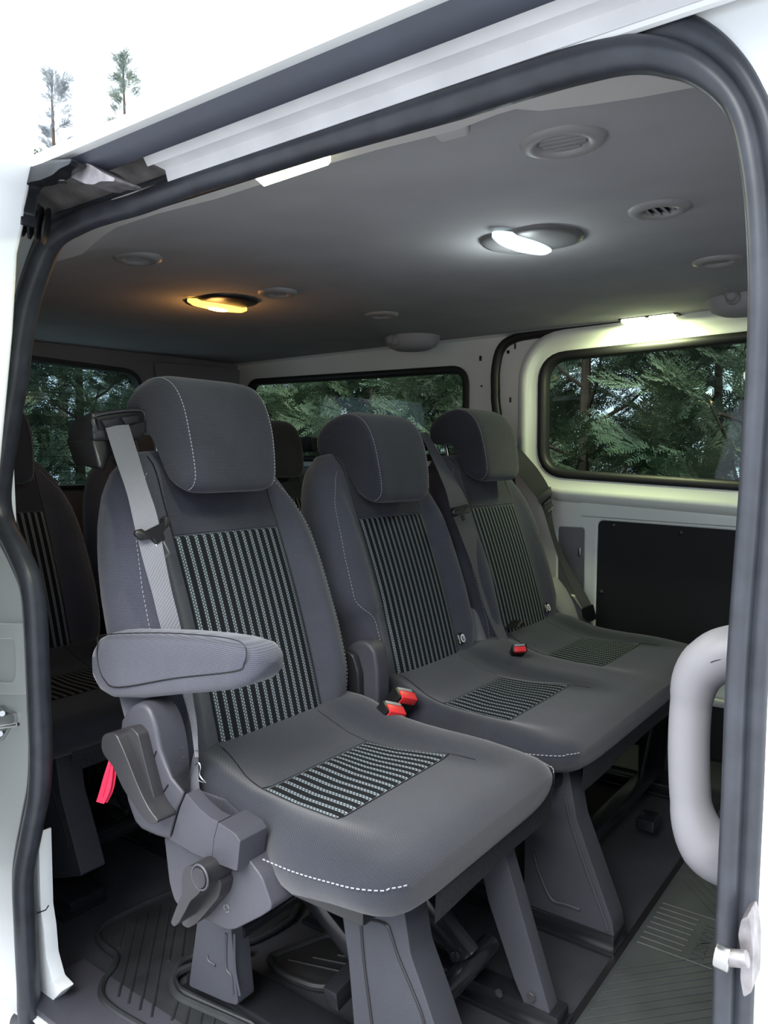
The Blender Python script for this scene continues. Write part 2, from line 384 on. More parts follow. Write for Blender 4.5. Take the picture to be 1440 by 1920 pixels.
# roof skin above everything
roofp = [(0.592, 1.399), (0.580, 1.400), (0.577, 1.410), (0.592, 1.424), (0.66, 1.463), (0.80, 1.52), (1.1, 1.565), (1.7, 1.585), (2.4, 1.565), (2.76, 1.50), (2.80, 1.40), (2.78, 1.40), (2.74, 1.485), (2.4, 1.55), (1.7, 1.57), (1.1, 1.55), (0.80, 1.50), (0.66, 1.44), (0.61, 1.405)]
struct(obj('roof', loft([[Vector((x, y, z)) for y, z in roofp] for x in (XR - 0.1, XF)]), PAINT), 'white painted roof of the van')
struct(obj('wall_front_light_block', plate([(0.72, -0.2), (YW, -0.2), (YW, 1.50), (0.72, 1.50)], [rpoly_(0.85, 2.6, 1.0, 1.36)], 'x', XF - 0.02, XF), PLAST_D), 'unseen dark panel added at the front end to block light, with a windscreen opening')  # unseen panel, added to hold back light from the cab end
# ---------------------------------------------------------------- door opening, seal and body side
SEALPX = [(368, 260), (330, 360), (285, 500), (213, 720), (122, 1000), (86, 1130), (77, 1220), (95, 1295), (137, 1355), (195, 1398), (270, 1423), (400, 1440), (600, 1444), (900, 1428), (1240, 1403), (1500, 1392), (1760, 1380), (1920, 1374)]
right = [Py(u, v, YD) for v, u in SEALPX]
LEFTPX = [(52, 1920), (48, 1850), (43, 1750), (40, 1640), (55, 1550), (68, 1480), (71, 1400), (67, 1300), (62, 1180), (54, 1100), (30, 1040), (2, 985), (-8, 940), (-4, 880), (8, 800), (25, 700), (32, 640), (47, 560), (82, 460), (112, 425), (146, 406), (187, 389)]
left = [Py(u, v, YD) for u, v in LEFTPX]
sillL = [Vector((left[0].x + 0.01, YD, -0.035)), Vector((left[0].x + 0.05, YD, -0.07))]
sillR = [Vector((right[-1].x, YD, 0.2)), Vector((right[-1].x - 0.005, YD, 0.0)), Vector((right[-1].x - 0.05, YD, -0.07))]
path = catmull(left + right + sillR + [Vector((-0.7, YD, -0.07))] + sillL, 6, closed=True)
def lobe(cx, cy, r, a0, a1, n): return [(cx + r * math.cos(math.radians(a0 + (a1 - a0) * i / n)), cy + r * math.sin(math.radians(a0 + (a1 - a0) * i / n))) for i in range(n + 1)]
# travel is left side up, top rightward, right side down: outward is to the left of travel
prof = [(0.026, -0.004)] + lobe(0.012, 0.006, 0.0145, -20, 165, 10) + [(-0.003, 0.004)] + lobe(-0.014, -0.006, 0.0135, 60, 260, 8) + [(0.0, -0.028), (0.012, -0.020)]
def seal_scale(p): return interp(p.x, [-1.15, -1.0, -0.62, -0.42, -0.28, -0.20, -0.15], [1.10, 0.98, 0.96, 1.12, 1.10, 0.95, 0.60]) if p.z > 0.9 or p.x > -0.5 else 1.05
b = sweep(path, prof, closed=True, sc=seal_scale)
struct(obj('trim_2', b, RUBBER, angle=70), 'thick black rubber seal around the open side door')
# body side sheet around the opening
holepoly = [(p.x, p.z) for p in path]
def offs(path2, d):
    out = []; n = len(path2)
    for i in range(n):
        t = Vector(path2[(i + 1) % n]) - Vector(path2[i - 1]); t.normalize(); out.append((path2[i][0] - t.y * d, path2[i][1] + t.x * d))
    return out
flange = offs(holepoly[::2], 0.012)
zt = 1.40
outer = [(XR, -0.35), (XR, zt), (XF, zt), (XF, -0.35)]
struct(obj('wall_right', plate(outer, [flange], 'y', 0.702, 0.712), PAINT, angle=50), 'white body side around the door opening')
# inner lining of the door-side wall behind the pillars
struct(obj('wall_right_lining', plate([(XR + 0.05, 0.0), (XR + 0.05, 1.40), (-1.46, 1.40), (-1.42, 1.0), (-1.40, 0.0)], [], 'y', 0.745, 0.755), PAINT, angle=50), 'white inner side panel beside the rear seats')
struct(obj('wall_right_front_lining', plate([(-0.08, 0.0), (-0.08, 1.38), (XF, 1.38), (XF, 0.0)], [], 'y', 0.745, 0.755), PLAST_L, angle=50), 'grey inner side panel ahead of the door')
# upper channel, lip and gasket running above the door
def strip(prof, x0, x1, m, name, label, n=2):
    return struct(obj(name, loft([[Vector((x, y, z)) for y, z in prof] for x in lin(x0, x1, n)]), m, angle=30), label)
strip([(0.716, 1.405), (0.702, 1.397), (0.692, 1.378), (0.680, 1.376), (0.676, 1.390), (0.655, 1.392), (0.648, 1.386), (0.640, 1.398), (0.618, 1.400), (0.60, 1.41), (0.62, 1.43), (0.716, 1.43)], -0.86, XF, PAINT_CH, 'trim_3', 'grey painted door rail channel under the roof edge')
strip([(0.716, 1.405), (0.700, 1.399), (0.69, 1.392), (0.655, 1.412), (0.62, 1.408), (0.60, 1.41), (0.62, 1.43), (0.716, 1.43)], -1.16, -0.86, GRIME, 'trim_4', 'grimy open rear end of the door rail channel')
lipb = tube([(x, 0.688, 1.3765) for x in (-1.02, -0.99, XF)], [0.002, 0.0055, 0.0055], 8)
struct(obj('trim_5', lipb, PAINT), 'white lip below the door rail channel')
gk = [(0.622, 1.3835), (0.614, 1.384), (0.600, 1.391), (0.590, 1.401), (0.592, 1.406), (0.604, 1.408), (0.618, 1.400)]
strip(gk, -0.95, XF, GASKET, 'trim_6', 'blue black rubber gasket along the roof edge')
# square end bracket, bolt and rubber buffer at the rear end of the rail
br = thing('rail_bracket', 'dark folded steel bracket at the rear end of the door rail', 'bracket', (-1.06, 0.62, 1.38))
def bpx(px, y0, y1, m, name, par, bev=0.002, r=0.004):
    poly = rpoly([(Py(u, v, y0).x, Py(u, v, y0).z) for u, v in px], r, 3); return obj(name, extr(poly, 'y', y0, y1, bev), m, par)
bpx([(25, 322), (60, 312), (95, 300), (135, 298), (130, 308), (112, 316), (98, 328), (75, 338), (52, 342), (45, 352), (38, 400), (42, 420), (36, 422), (33, 372)], 0.578, 0.60, BLKMETAL, 'bracket_plate', br)
bpx([(92, 322), (120, 322), (140, 318), (150, 308), (165, 306), (176, 312), (190, 322), (215, 334), (214, 340), (188, 340), (176, 346), (160, 345), (145, 338), (128, 330), (95, 330)], 0.60, 0.64, RUSTY, 'clip_plate', br)
p = Py(118, 336, 0.60); obj('bolt', tube([p + V3((0, 0, 0.006)), p - V3((0, 0, 0.004))], 0.0065, 6), STEEL, br)
bf = thing('rubber_buffer', 'round ribbed black rubber buffer beside the door seal corner', 'buffer', Py(48, 412, 0.69))
c0 = Py(50, 414, 0.635); ax = V3((0.55, 0.75, -0.2)).normalized()
obj('buffer_core', tube([c0 - ax * 0.030, c0 - ax * 0.026, c0 - ax * 0.008], [0.010, 0.014, 0.015], 18), RUBBER_D, bf)
for k in range(4):
    q = c0 + ax * (k * 0.010 - 0.006); obj('ring', tube([q, q + ax * 0.002, q + ax * 0.005, q + ax * 0.007], [0.017 + k * 0.001, 0.024 + k * 0.001, 0.024 + k * 0.001, 0.018], 22), RUBBER_D, bf)
# open sliding door leaf standing outside the body behind the opening
dpoly = [(Py(u, v, 0.56).x, Py(u, v, 0.56).z) for u, v in ((30, 225), (34, 300), (24, 345), (16, 385), (14, 415), (2, 470), (-6, 620), (-40, 1000), (-60, 1900))]
dpoly = [(-2.1, dpoly[0][1])] + dpoly + [(-2.1, dpoly[-1][1])]
dr = sempty('door_1', 'white sliding side door pushed open behind the opening', (-1.5, 0.55, 0))
obj('door_leaf', extr(dpoly, 'y', 0.53, 0.585, 0.008, 3), PAINT, dr)
obj('edge_bolt', tube([Py(12, 425, 0.585), Py(14, 425, 0.60)], 0.008, 10), RUBBER_D, dr)
# rear jamb details: raised rib, pressed pocket, striker
obj_ = obj('trim_7', extr(rpoly([(Py(u, v, 0.70).x, Py(u, v, 0.70).z) for u, v in ((22, 402), (34, 400), (34, 430), (22, 520), (8, 640), (-10, 640), (8, 520))], 0.004, 3), 'y', 0.694, 0.704, 0.003), PAINT); struct(obj_, 'raised white rib on the rear door jamb')
def ppy(px, y, r=0.0): return rpoly([(Py(u, v, y).x, Py(u, v, y).z) for u, v in px], r, 4)
struct(obj('trim_8', plate(ppy([(-60, 1170), (52, 1170), (52, 1300), (-60, 1300)], 0.698, 0.006), [ppy([(-60, 1196), (30, 1196), (34, 1220), (34, 1270), (26, 1282), (-60, 1276)], 0.698, 0.012)], 'y', 0.694, 0.702, 0.0015), PAINT, angle=40), 'pressed pocket in the white rear door jamb')
st = thing('door_striker', 'silver steel door striker screwed to the white rear jamb', 'striker', Py(15, 1350, 0.70))
obj('striker_plate', extr(ppy([(-25, 1325), (6, 1322), (16, 1332), (30, 1336), (32, 1352), (22, 1362), (14, 1376), (4, 1390), (-25, 1388)], 0.70, 0.004), 'y', 0.694, 0.702, 0.0015), STEEL, st)
obj('pin', cyl(Py(-18, 1366, 0.685), Py(34, 1358, 0.685), 0.0035, 12, None, 0.001), STEEL, st)
for uv in ((4, 1338), (0, 1376)): obj('screw', tube([Py(*uv, 0.688), Py(*uv, 0.695)], 0.005, 12), STEEL, st)
for uv in ((8, 592), (4, 634)):
    t_ = tag(obj('rubber_plug', box(Py(*uv, 0.692), (0.016, 0.012, 0.010), 0.003), RUBBER_D), 'small black plug on the white rear jamb, ' + ('upper of the two' if uv[1] < 600 else 'lower of the two'), 'plug')
# lower inner sill panel, white, flaring forward at the floor
lo = [(72, 1560), (82, 1556), (86, 1700), (92, 1740), (96, 1790), (108, 1835), (125, 1853), (100, 1880), (60, 1912), (55, 1700)]
struct(obj('trim_9', extr(ppy(lo, 0.745, 0.004), 'y', 0.735, 0.76, 0.003), PAINT, angle=40), 'white painted inner foot of the rear door pillar')
struct(obj('trim_10', tube([Py(66, 1714, 0.733), Py(86, 1706, 0.733), Py(91, 1698, 0.733)], 0.0012, 6), RUBBER_D), 'thin joint line across the white pillar foot')
# step tread at the sill
struct(obj('trim_11', box((-0.77, 0.772, 0.004), (1.20, 0.135, 0.014), 0.005), PLAST), 'ribbed grey plastic tread strip along the door sill')
struct(obj('trim_12', loft([[V3((x, y, z)) for y, z in ((0.69, -0.25), (0.69, -0.01), (0.73, 0.0), (0.77, 0.004), (0.77, -0.02), (0.72, -0.25))] for x in (-1.42, 0.05)]), PAINT, angle=30), 'white painted door sill')
# front pillar striker, grab handle
fs = thing('pillar_striker', 'silver steel peg sticking out of the front pillar over the seal', 'striker', Py(1400, 1795, 0.66))
a, c = Py(1350, 1795, 0.655), Py(1402, 1798, 0.655)
obj('peg', cyl(a, c, 0.0068, 14, None, 0.001), RUSTY, fs); obj('peg_head', cyl(a - V3((0.004, 0, -0.001)), a + V3((0.008, 0, 0.0)), 0.0100, 14, None, 0.002), STEEL, fs)
obj('mount', extr(ppy([(1398, 1705), (1412, 1700), (1420, 1760), (1418, 1840), (1402, 1850), (1396, 1815), (1398, 1770), (1392, 1735)], 0.685, 0.003), 'y', 0.668, 0.702, 0.002), RUSTY, fs)
gh = thing('grab_handle', 'large grey looped grab handle on the front door pillar', 'handle', (-0.15, 0.86, 0.75))
yh = 0.86
hp = catmull([Py(u, v, yh + dy) for u, v, dy in ((1470, 1212, 0.03), (1400, 1222, 0.015), (1345, 1232, 0.004), (1306, 1270, 0), (1294, 1340, 0), (1292, 1440, 0), (1300, 1530, 0), (1330, 1590, 0.004), (1380, 1618, 0.015), (1470, 1650, 0.03))], 6)
rr = [0.030 if i < 12 else 0.0215 if 18 < i < 38 else 0.026 if i < 18 else 0.030 for i in range(len(hp))]
rr = list(np.convolve(np.pad(rr, 3, mode='edge'), np.ones(7) / 7, 'valid'))
obj('loop', tube(hp, rr, 20), PLAST_L, gh)
obj('mould_line', tube([p + V3((-0.004, -1, 0)).normalized() * (r * 0.99) for p, r in zip(hp[2:13], rr[2:13])], 0.0008, 5), PLAST_D, gh)
obj('foot', hull([V3((x, y, z)) for x in (-0.06, 0.06) for y in (0.80, 0.93) for z in (0.50, 0.93)], 0.02, 3), PLAST_L, gh)

# ---------------------------------------------------------------- far wall with sliding door
def pw(px, y=YW, r=0.0, k=5): return rpoly([(Py(u, v, y).x, Py(u, v, y).z) for u, v in px], r, k)
win1 = [(Py(1005, 690, YW).x, 0), ]
w1x0, w1x1, w1z0, w1z1 = Py(1012, 760, YW).x, 0.02, 0.945, 1.395
def rrect(x0, x1, z0, z1, r, k=6): return rpoly([(x0, z0), (x1, z0), (x1, z1), (x0, z1)], r, k)
W1 = [Py(u, v, YW) for u, v in ((1050, 888), (1390, 912), (1415, 628), (1035, 668))]
zb = [p.z for p in W1]; print('window corners', W1)
def win_poly(d=0.0, rad=0.10):
    x0 = W1[0].x - 0.075 - d; x1 = 0.10 + d
    zl0 = W1[0].z - d; zr0 = W1[1].z + (W1[1].z - W1[0].z) / (W1[1].x - W1[0].x) * (x1 - W1[1].x) - d
    zl1 = W1[3].z + d; zr1 = W1[2].z + (W1[2].z - W1[3].z) / (W1[2].x - W1[3].x) * (x1 - W1[2].x) + d
    return rpoly([(x0, zl0), (x1, zr0), (x1, zr1), (x0, zl1)], rad + d, 7)
panel_hole = pw([(1118, 972), (1600, 1008), (1600, 1250), (1111, 1225)], YW, 0.03)
small_hole = rrect(-1.20, -1.085, 0.50, 0.765, 0.02)
xq0, xq1 = -2.84, Py(876, 700, YW).x
q_z0, q_z1 = 1.02, 1.385
win2 = rpoly([(xq0, q_z0), (xq1 - 0.0, q_z0), (xq1, q_z1 - 0.005), (xq0, q_z1 + 0.02)], 0.07, 7)
outer = [(XR, -0.2), (XF, -0.2), (XF, 1.50), (XR, 1.50)]
struct(obj('wall_left', plate(outer, [win_poly(0.0), win2, panel_hole, small_hole], 'y', YW, YW + 0.04, 0.006), PAINT_IN, angle=50), 'white painted inner metal of the far van side')
# raised frame of the far sliding door around its window, dished inward
def off2(pl, d):
    out = []; n = len(pl)
    for i in range(n):
        t = Vector(pl[(i + 1) % n]) - Vector(pl[i - 1]); t.normalize(); out.append((pl[i][0] + t.y * d, pl[i][1] - t.x * d))
    return out
wp = win_poly(0.0)
def ringloft(pl, prof):
    secs = []
    n = len(pl)
    for i in range(n):
        t = Vector(pl[(i + 1) % n]) - Vector(pl[i - 1]); t.normalize(); o = Vector((t.y, -t.x))
        secs.append([V3((pl[i][0] + o.x * a, y, pl[i][1] + o.y * a)) for a, y in prof])
    return loft(secs, None, True, True, True)
dfr = sempty('door_2', 'closed sliding door in the far van side, bare white inside', (-0.6, YW, 0.7))
obj('window_surround', ringloft(wp, [(0.0, YW + 0.002), (0.004, YW - 0.012), (0.020, YW - 0.018), (0.034, YW - 0.016), (0.050, YW - 0.030), (0.066, YW - 0.034), (0.088, YW - 0.026), (0.098, YW - 0.006), (0.10, YW + 0.004)]), PAINT_IN, dfr, angle=60)
# belt-line rail under the window and long pressed bead above the board
for z0, z1, dep, nm in ((0.80, 0.875, 0.022, 'lower_rail'),):
    pr = [(YW + 0.002, z0), (YW - 0.010, z0 + 0.006), (YW - 0.010, z0 + 0.025), (YW - 0.010, z1 - 0.02), (YW - 0.008, z1), (YW + 0.002, z1 + 0.004)]
    b = bmesh.new()
    secs = []
    for x in lin(-1.10, XF, 16):
        dz = -0.028 * (x + 1.10) / 0.55
        secs.append([V3((x, y, z + dz * 0.55)) for y, z in pr])
    obj(nm, loft(secs), PAINT_IN, dfr, angle=50)
# window 1
w1 = sempty('window_1', 'large side window in the far sliding door', (-0.6, YW, 1.15))
obj('gasket', ringloft(wp, [(0.012, YW + 0.002), (0.014, YW - 0.014), (0.004, YW - 0.020), (-0.012, YW - 0.018), (-0.020, YW - 0.004), (-0.020, YW + 0.024), (0.008, YW + 0.024)]), RUBBER_D, w1, angle=60)
obj('pane', plate(off2(wp, -0.010), [], 'y', YW + 0.022, YW + 0.027), GLASS, w1, smooth=False)
w2 = sempty('window_2', 'long rear quarter window in the far van side', (-2.1, YW, 1.2))
obj('gasket', ringloft(win2, [(0.010, YW + 0.002), (0.012, YW - 0.010), (0.002, YW - 0.014), (-0.014, YW - 0.012), (-0.018, YW - 0.004), (-0.018, YW + 0.024), (0.006, YW + 0.024)]), RUBBER_D, w2, angle=60)
obj('pane', plate(off2(win2, -0.010), [], 'y', YW + 0.022, YW + 0.027), GLASS, w2, smooth=False)
# black rubber around the far door, following the ceiling
sp = catmull([V3((-1.37, YW - 0.012, 0.30)), V3((-1.37, YW - 0.012, 0.8))] + [Py(u, v, YW - 0.012) for u, v in ((932, 780), (928, 730), (929, 690), (938, 655), (960, 636), (1010, 625), (1200, 601), (1415, 577))] + [V3((0.3, YW - 0.012, 1.50))], 5)
b = loft([[p + V3((0, -0.006, 0)) + o for o in (V3((-0.018, 0.02, 0.0)), V3((-0.014, -0.004, 0)), V3((0, -0.010, 0)), V3((0.014, -0.004, 0)), V3((0.018, 0.02, 0)))] if i < 18 else [p + V3((0, -0.006, 0)) + o for o in (V3((0, 0.02, 0.016)), V3((0, -0.004, 0.012)), V3((0, -0.010, 0)), V3((0, -0.004, -0.012)), V3((0, 0.02, -0.016)))] for i, p in enumerate(sp)]) if False else sweep(sp, [(-0.017, -0.01), (-0.014, 0.008), (0.0, 0.014), (0.014, 0.008), (0.017, -0.01)])
struct(obj('trim_13', b, RUBBER_D, angle=60), 'black rubber seal around the far sliding door')
# slots in the door edge
for k, (u, v, w, h) in enumerate(((966, 649, 0.006, 0.022), (953, 660, 0.010, 0.013), (957, 750, 0.006, 0.020), (901, 672, 0.009, 0.020), (903, 724, 0.007, 0.007))):
    struct(obj('slot', box(Py(u, v, YW - 0.001), (w, 0.008, h), 0.002), BLACKP, dfr))
# black board and its clips
bp_ = thing('door_board', 'flat black board clipped into the white far door below the window', 'panel', (-0.6, YW + 0.01, 0.6))
obj('board', extr(off2(panel_hole, 0.004), 'y', YW + 0.006, YW + 0.014), PANELB, bp_, smooth=False)
for u, v in ((1150, 985), (1277, 999), (1127, 1110), (1400, 1012)):
    q = Py(u, v, YW + 0.006); obj('clip', tube([q + V3((0, 0.001, 0)), q - V3((0, 0.003, 0)), q - V3((0, 0.006, 0))], [0.010, 0.0095, 0.005], 14), PLAST_D, bp_)
gp = thing('pillar_cover', 'grey panel in the narrow opening of the far white pillar', 'panel', (-1.12, YW + 0.01, 0.6))
obj('cover', extr(off2(small_hole, 0.004), 'y', YW + 0.008, YW + 0.016), PLAST_L, gp, smooth=False)
obj('latch', box(Py(1087, 1035, YW), (0.010, 0.012, 0.034), 0.002), STEEL, gp)
# floor-level lining of the far side
struct(obj('wall_left_lower', box((-0.3, YW - 0.012, 0.10), (1.6, 0.02, 0.20), 0.004), PLAST_D), 'dark plastic lining at the foot of the far side')
struct(obj('wall_left_rear_lining', plate([(XR, 0.0), (-1.43, 0.0), (-1.43, 0.86), (-1.62, 0.98), (XR, 0.98)], [], 'y', YW - 0.03, YW - 0.005, 0.006), PLAST_L, angle=40), 'grey plastic lining below the rear quarter window')
struct(obj('baseboard_left', box((-0.75, YW - 0.028, 0.20), (0.9, 0.03, 0.022), 0.004), PAINT_CH), 'scuffed pale metal ledge low on the far side')
# ---------------------------------------------------------------- rear wall
rw = [(1.30, 1.06), (2.24, 1.06), (2.16, 1.395), (1.2, 1.405), (1.2, 1.06)]
rwin = rpoly([(0.95, 0.90), (2.22, 0.90), (2.13, 1.405), (1.02, 1.425)], 0.08, 7)
struct(obj('wall_rear', plate([(0.70, -0.2), (YW, -0.2), (YW, 1.50), (0.70, 1.50)], [rwin], 'x', XR + 0.02, XR + 0.06, 0.006), PLAST_L, angle=50), 'grey lined tailgate wall')
w3 = sempty('window_3', 'heated rear window', (XR, 1.6, 1.2))
def ringx(pl, prof):
    secs = []; n = len(pl)
    for i in range(n):
        t = Vector(pl[(i + 1) % n]) - Vector(pl[i - 1]); t.normalize(); o = Vector((t.y, -t.x)); secs.append([V3((x, pl[i][0] + o.x * a, pl[i][1] + o.y * a)) for a, x in prof])
    return loft(secs, None, True, True, True)
obj('gasket', ringx(rwin, [(0.008, XR + 0.055), (0.008, XR + 0.068), (-0.010, XR + 0.066), (-0.014, XR + 0.055), (-0.014, XR + 0.03), (0.004, XR + 0.03)]), RUBBER_D, w3, angle=60)
obj('pane', plate(off2(rwin, -0.006), [], 'x', XR + 0.030, XR + 0.035), GLASS_R, w3, smooth=False)
for k in range(15):
    z = 0.93 + k * 0.0325; obj('heating_wire', box((XR + 0.037, 1.58, z), (0.001, 1.12 + 0.0 * k, 0.0016)), RUBBER_D, w3, smooth=False)
struct(obj('trim_14', hull([V3(p) for p in ((-2.91, 2.20, 1.46), (-2.91, 2.27, 0.9), (-2.86, 2.68, 1.47), (-2.90, 2.68, 0.9), (-2.93, 2.30, 0.9), (-2.93, 2.24, 1.46))], 0.02, 3), PLAST_L), 'grey rear corner pillar lining')

# ---------------------------------------------------------------- fixtures of the ceiling
def zc(x, y): return ceil_z(x, y)
def vent(x, y, label, slats, rot=0.0, open_=True, rad=0.058):
    z = zc(x, y); t = thing('ceiling_vent', label, 'vent', (x, y, z), 'round air vents in the headliner'); n = 36
    pr = [(rad + 0.012, 0.002), (rad + 0.010, -0.005), (rad - 0.002, -0.010), (rad - 0.014, -0.008), (rad - 0.018, 0.0), (rad - 0.018, 0.004), (rad + 0.01, 0.004)]
    secs = [[V3((x + math.cos(a) * r, y + math.sin(a) * r * 0.92, z + h)) for r, h in pr] for a in [2 * math.pi * i / n for i in range(n)]]
    obj('bezel', loft(secs, None, True, True, True), VENTP, t, angle=60)
    ri = rad - 0.016
    obj('bowl', tube([V3((x, y, z - 0.0005)), V3((x, y, z + 0.001))], ri, 24), VENTD if open_ else VENTP, t)
    for k in range(slats):
        o = (k - (slats - 1) / 2) * (2 * ri / slats); L = 2 * math.sqrt(max(1e-5, ri * ri - o * o)) * 0.95
        obj('slat', box((0, 0, 0), (L, 2 * ri / slats * (0.82 if open_ else 0.93), 0.002), 0.0004, Matrix.Rotation(math.radians(28 if open_ else 5), 3, 'X'), None, 1), VENTP, t).data.transform(Matrix.Translation((0, 0, -0.003)) @ Matrix.Rotation(rot, 4, 'Z') @ Matrix.Translation((0, o, 0)) @ Matrix.Translation(ORIG[t.name]) )
    return t
def at_ceil(u, v):
    p = Pz(u, v, 1.47)
    for _ in range(4): p = Pz(u, v, zc(p.x, p.y))
    return p
for (u, v, lab, s, r, op) in ((1055, 262, 'round air vent nearest the open door, slats nearly shut', 5, 0.15, False), (1236, 390, 'round air vent with open slats ahead of the cool white ceiling lamp', 4, 1.57, True), (1345, 488, 'round closed air vent beside the forward coat hook', 1, 0.0, False),
                          (520, 547, 'dark round air vent beside the warm glowing ceiling lamp', 4, 0.4, True), (258, 482, 'dark slatted air vent at the rear near the door seal corner', 6, 1.2, True), (716, 589, 'faint rear air vent beside the rear coat hook', 3, 0.0, False)):
    p = at_ceil(u, v); vent(p.x, p.y, lab, s, r, op, 0.046 if u != 1055 else 0.053)
def lamp(u, v, label, warm):
    p = at_ceil(u, v); x, y, z = p; t = thing('ceiling_lamp', label, 'lamp', (x, y, z), 'oval ceiling lamps in the headliner')
    ol = rpoly([(x + a, y + b_) for a, b_ in ((-0.085, -0.085), (0.075, -0.085), (0.120, 0.0), (0.085, 0.085), (-0.075, 0.085), (-0.115, 0.0))], 0.05, 5)
    cx, cy = sum(q[0] for q in ol) / len(ol), sum(q[1] for q in ol) / len(ol)
    secs = [[V3((cx + (q[0] - cx) * s, cy + (q[1] - cy) * s, z + h)) for q in ol] for s, h in ((1.0, 0.006), (1.0, -0.002), (0.97, -0.007), (0.84, -0.011), (0.50, -0.012))]
    obj('housing', loft(secs), PLAST_D if warm else LAMPH, t, angle=50)
    n = 28; ea, eb = (at_ceil(926, 428), at_ceil(1030, 462)) if not warm else (at_ceil(352, 556), at_ceil(462, 574))
    lc = (ea + eb) / 2; la_ = (eb - ea).to_2d(); La = la_.length / 2; la_.normalize(); lb_ = Vector((-la_.y, la_.x))
    def ell(s, h, A=None, B=0.030): 
        A = A or La
        return [V3((lc.x + la_.x * math.cos(2 * math.pi * k / n) * A * s + lb_.x * math.sin(2 * math.pi * k / n) * B * s, lc.y + la_.y * math.cos(2 * math.pi * k / n) * A * s + lb_.y * math.sin(2 * math.pi * k / n) * B * s, z + h)) for k in range(n)]
    obj('lens', loft([ell(1, -0.006), ell(1, -0.014), ell(0.85, -0.021), ell(0.5, -0.024)]), BULBW if warm else LEDC, t)
    obj('bulb', loft([ell(1, -0.021, 0.032, 0.015), ell(1, -0.0255, 0.032, 0.015), ell(0.6, -0.0275, 0.032, 0.015)]), BULBW2 if warm else BULBC, t)
    l = bpy.data.lights.new('lamp_light', 'POINT'); l.energy = 0.22 if warm else 0.28; l.color = (1.0, 0.45, 0.12) if warm else (0.9, 1.0, 1.0); l.shadow_soft_size = 0.03
    lo_ = bpy.data.objects.new('lamp_light', l); COL.objects.link(lo_); lo_.parent = t; lo_.location = (-0.035, 0, -0.075)
    return t
lamp(995, 447, 'oval ceiling lamp lit cool white', False)
lamp(415, 564, 'dark oval ceiling lamp lit warm amber', True)
# long light strip by the near door edge
q = [Pz(u, v, 1.405) for u, v in ((474, 330), (598, 292), (620, 303), (492, 346))]
ls = thing('light_strip', 'bright rectangular light strip in the rail above the open door', 'lamp', sum(q, V3()) / 4)
qc = sum(q, V3()) / 4
obj('cover', loft([[V3(p) + V3((0, 0, 0.012)) for p in q], [V3(p) for p in q], [qc + (p - qc) * 0.94 - V3((0, 0, 0.004)) for p in q]]), LEDW, ls, smooth=False)
obj('frame', loft([[qc + (p - qc) * 1.12 + V3((0, 0, 0.020)) for p in q], [qc + (p - qc) * 1.10 + V3((0, 0, 0.008)) for p in q]]), VENTP, ls, smooth=False)
la = bpy.data.lights.new('strip_light', 'AREA'); la.shape = 'RECTANGLE'; la.size = 0.15; la.size_y = 0.02; la.energy = 0.8; la.color = (0.92, 1.0, 0.75)
lao = bpy.data.objects.new('strip_light', la); COL.objects.link(lao); lao.parent = ls; lao.location = (0, 0.0, -0.012)
p = Py(1215, 600, YW - 0.055)
fs2 = thing('light_strip', 'thin greenish white light strip above the far door window', 'lamp', (p.x, YW - 0.06, p.z + 0.005))
for s in (-1, 1): obj('cover', box((p.x + s * 0.047, YW - 0.055, p.z + 0.004), (0.085, 0.03, 0.014), 0.006), LEDW, fs2)
obj('frame', box((p.x, YW - 0.045, p.z + 0.012), (0.20, 0.045, 0.012), 0.004), PLAST_D, fs2)
la = bpy.data.lights.new('strip_light', 'AREA'); la.shape = 'RECTANGLE'; la.size = 0.18; la.size_y = 0.03; la.energy = 1.25; la.color = (0.88, 1.0, 0.52)
lao = bpy.data.objects.new('strip_light', la); COL.objects.link(lao); lao.parent = fs2; lao.location = (0, -0.055, -0.030); lao.rotation_euler = (math.radians(14), 0, 0)
# coat hooks in moulded pockets
for u, v, lab in ((1372, 556, 'round coat hook in a moulded pocket beside the far front vent'), (736, 637, 'round coat hook in a moulded pocket above the middle headrest')):
    p = Py(u, v, 2.44); t = thing('coat_hook', lab, 'hook', (p.x, 2.5, p.z), 'coat hooks on the far side')
    bx0, bz0 = p.x, p.z; n = 26
    obj('pocket', loft([[V3((bx0 + 0.02 + math.cos(2 * math.pi * k / n) * 0.115 * r, 2.545 + math.sin(2 * math.pi * k / n) * 0.10 * r, 1.500 - h)) for k in range(n)] for r, h in ((1, 0.0), (0.97, 0.022), (0.86, 0.042), (0.62, 0.054), (0.3, 0.058))]), HEADL, t, angle=70)
    obj('hook', loft([[V3((bx0 + math.cos(a) * r, yy, bz0 + math.sin(a) * r)) for a in [2 * math.pi * k / 18 for k in range(18)]] for r, yy in ((0.022, 2.46), (0.022, 2.435), (0.017, 2.428), (0.011, 2.435))]), VENTP, t)
# grab recess near the door edge of the headliner
p = Pz(838, 236, 1.425); tag(obj('headliner_clip', hull([p + V3(q) for q in ((-0.03, 0, 0.0), (0.03, 0, 0.0), (-0.022, 0.02, -0.012), (0.022, 0.02, -0.012), (-0.02, 0.03, 0.02), (0.02, 0.03, 0.02), (-0.03, 0, 0.02), (0.03, 0, 0.02))], 0.006, 3), VENTP), 'small grey clip at the headliner edge above the door', 'clip')
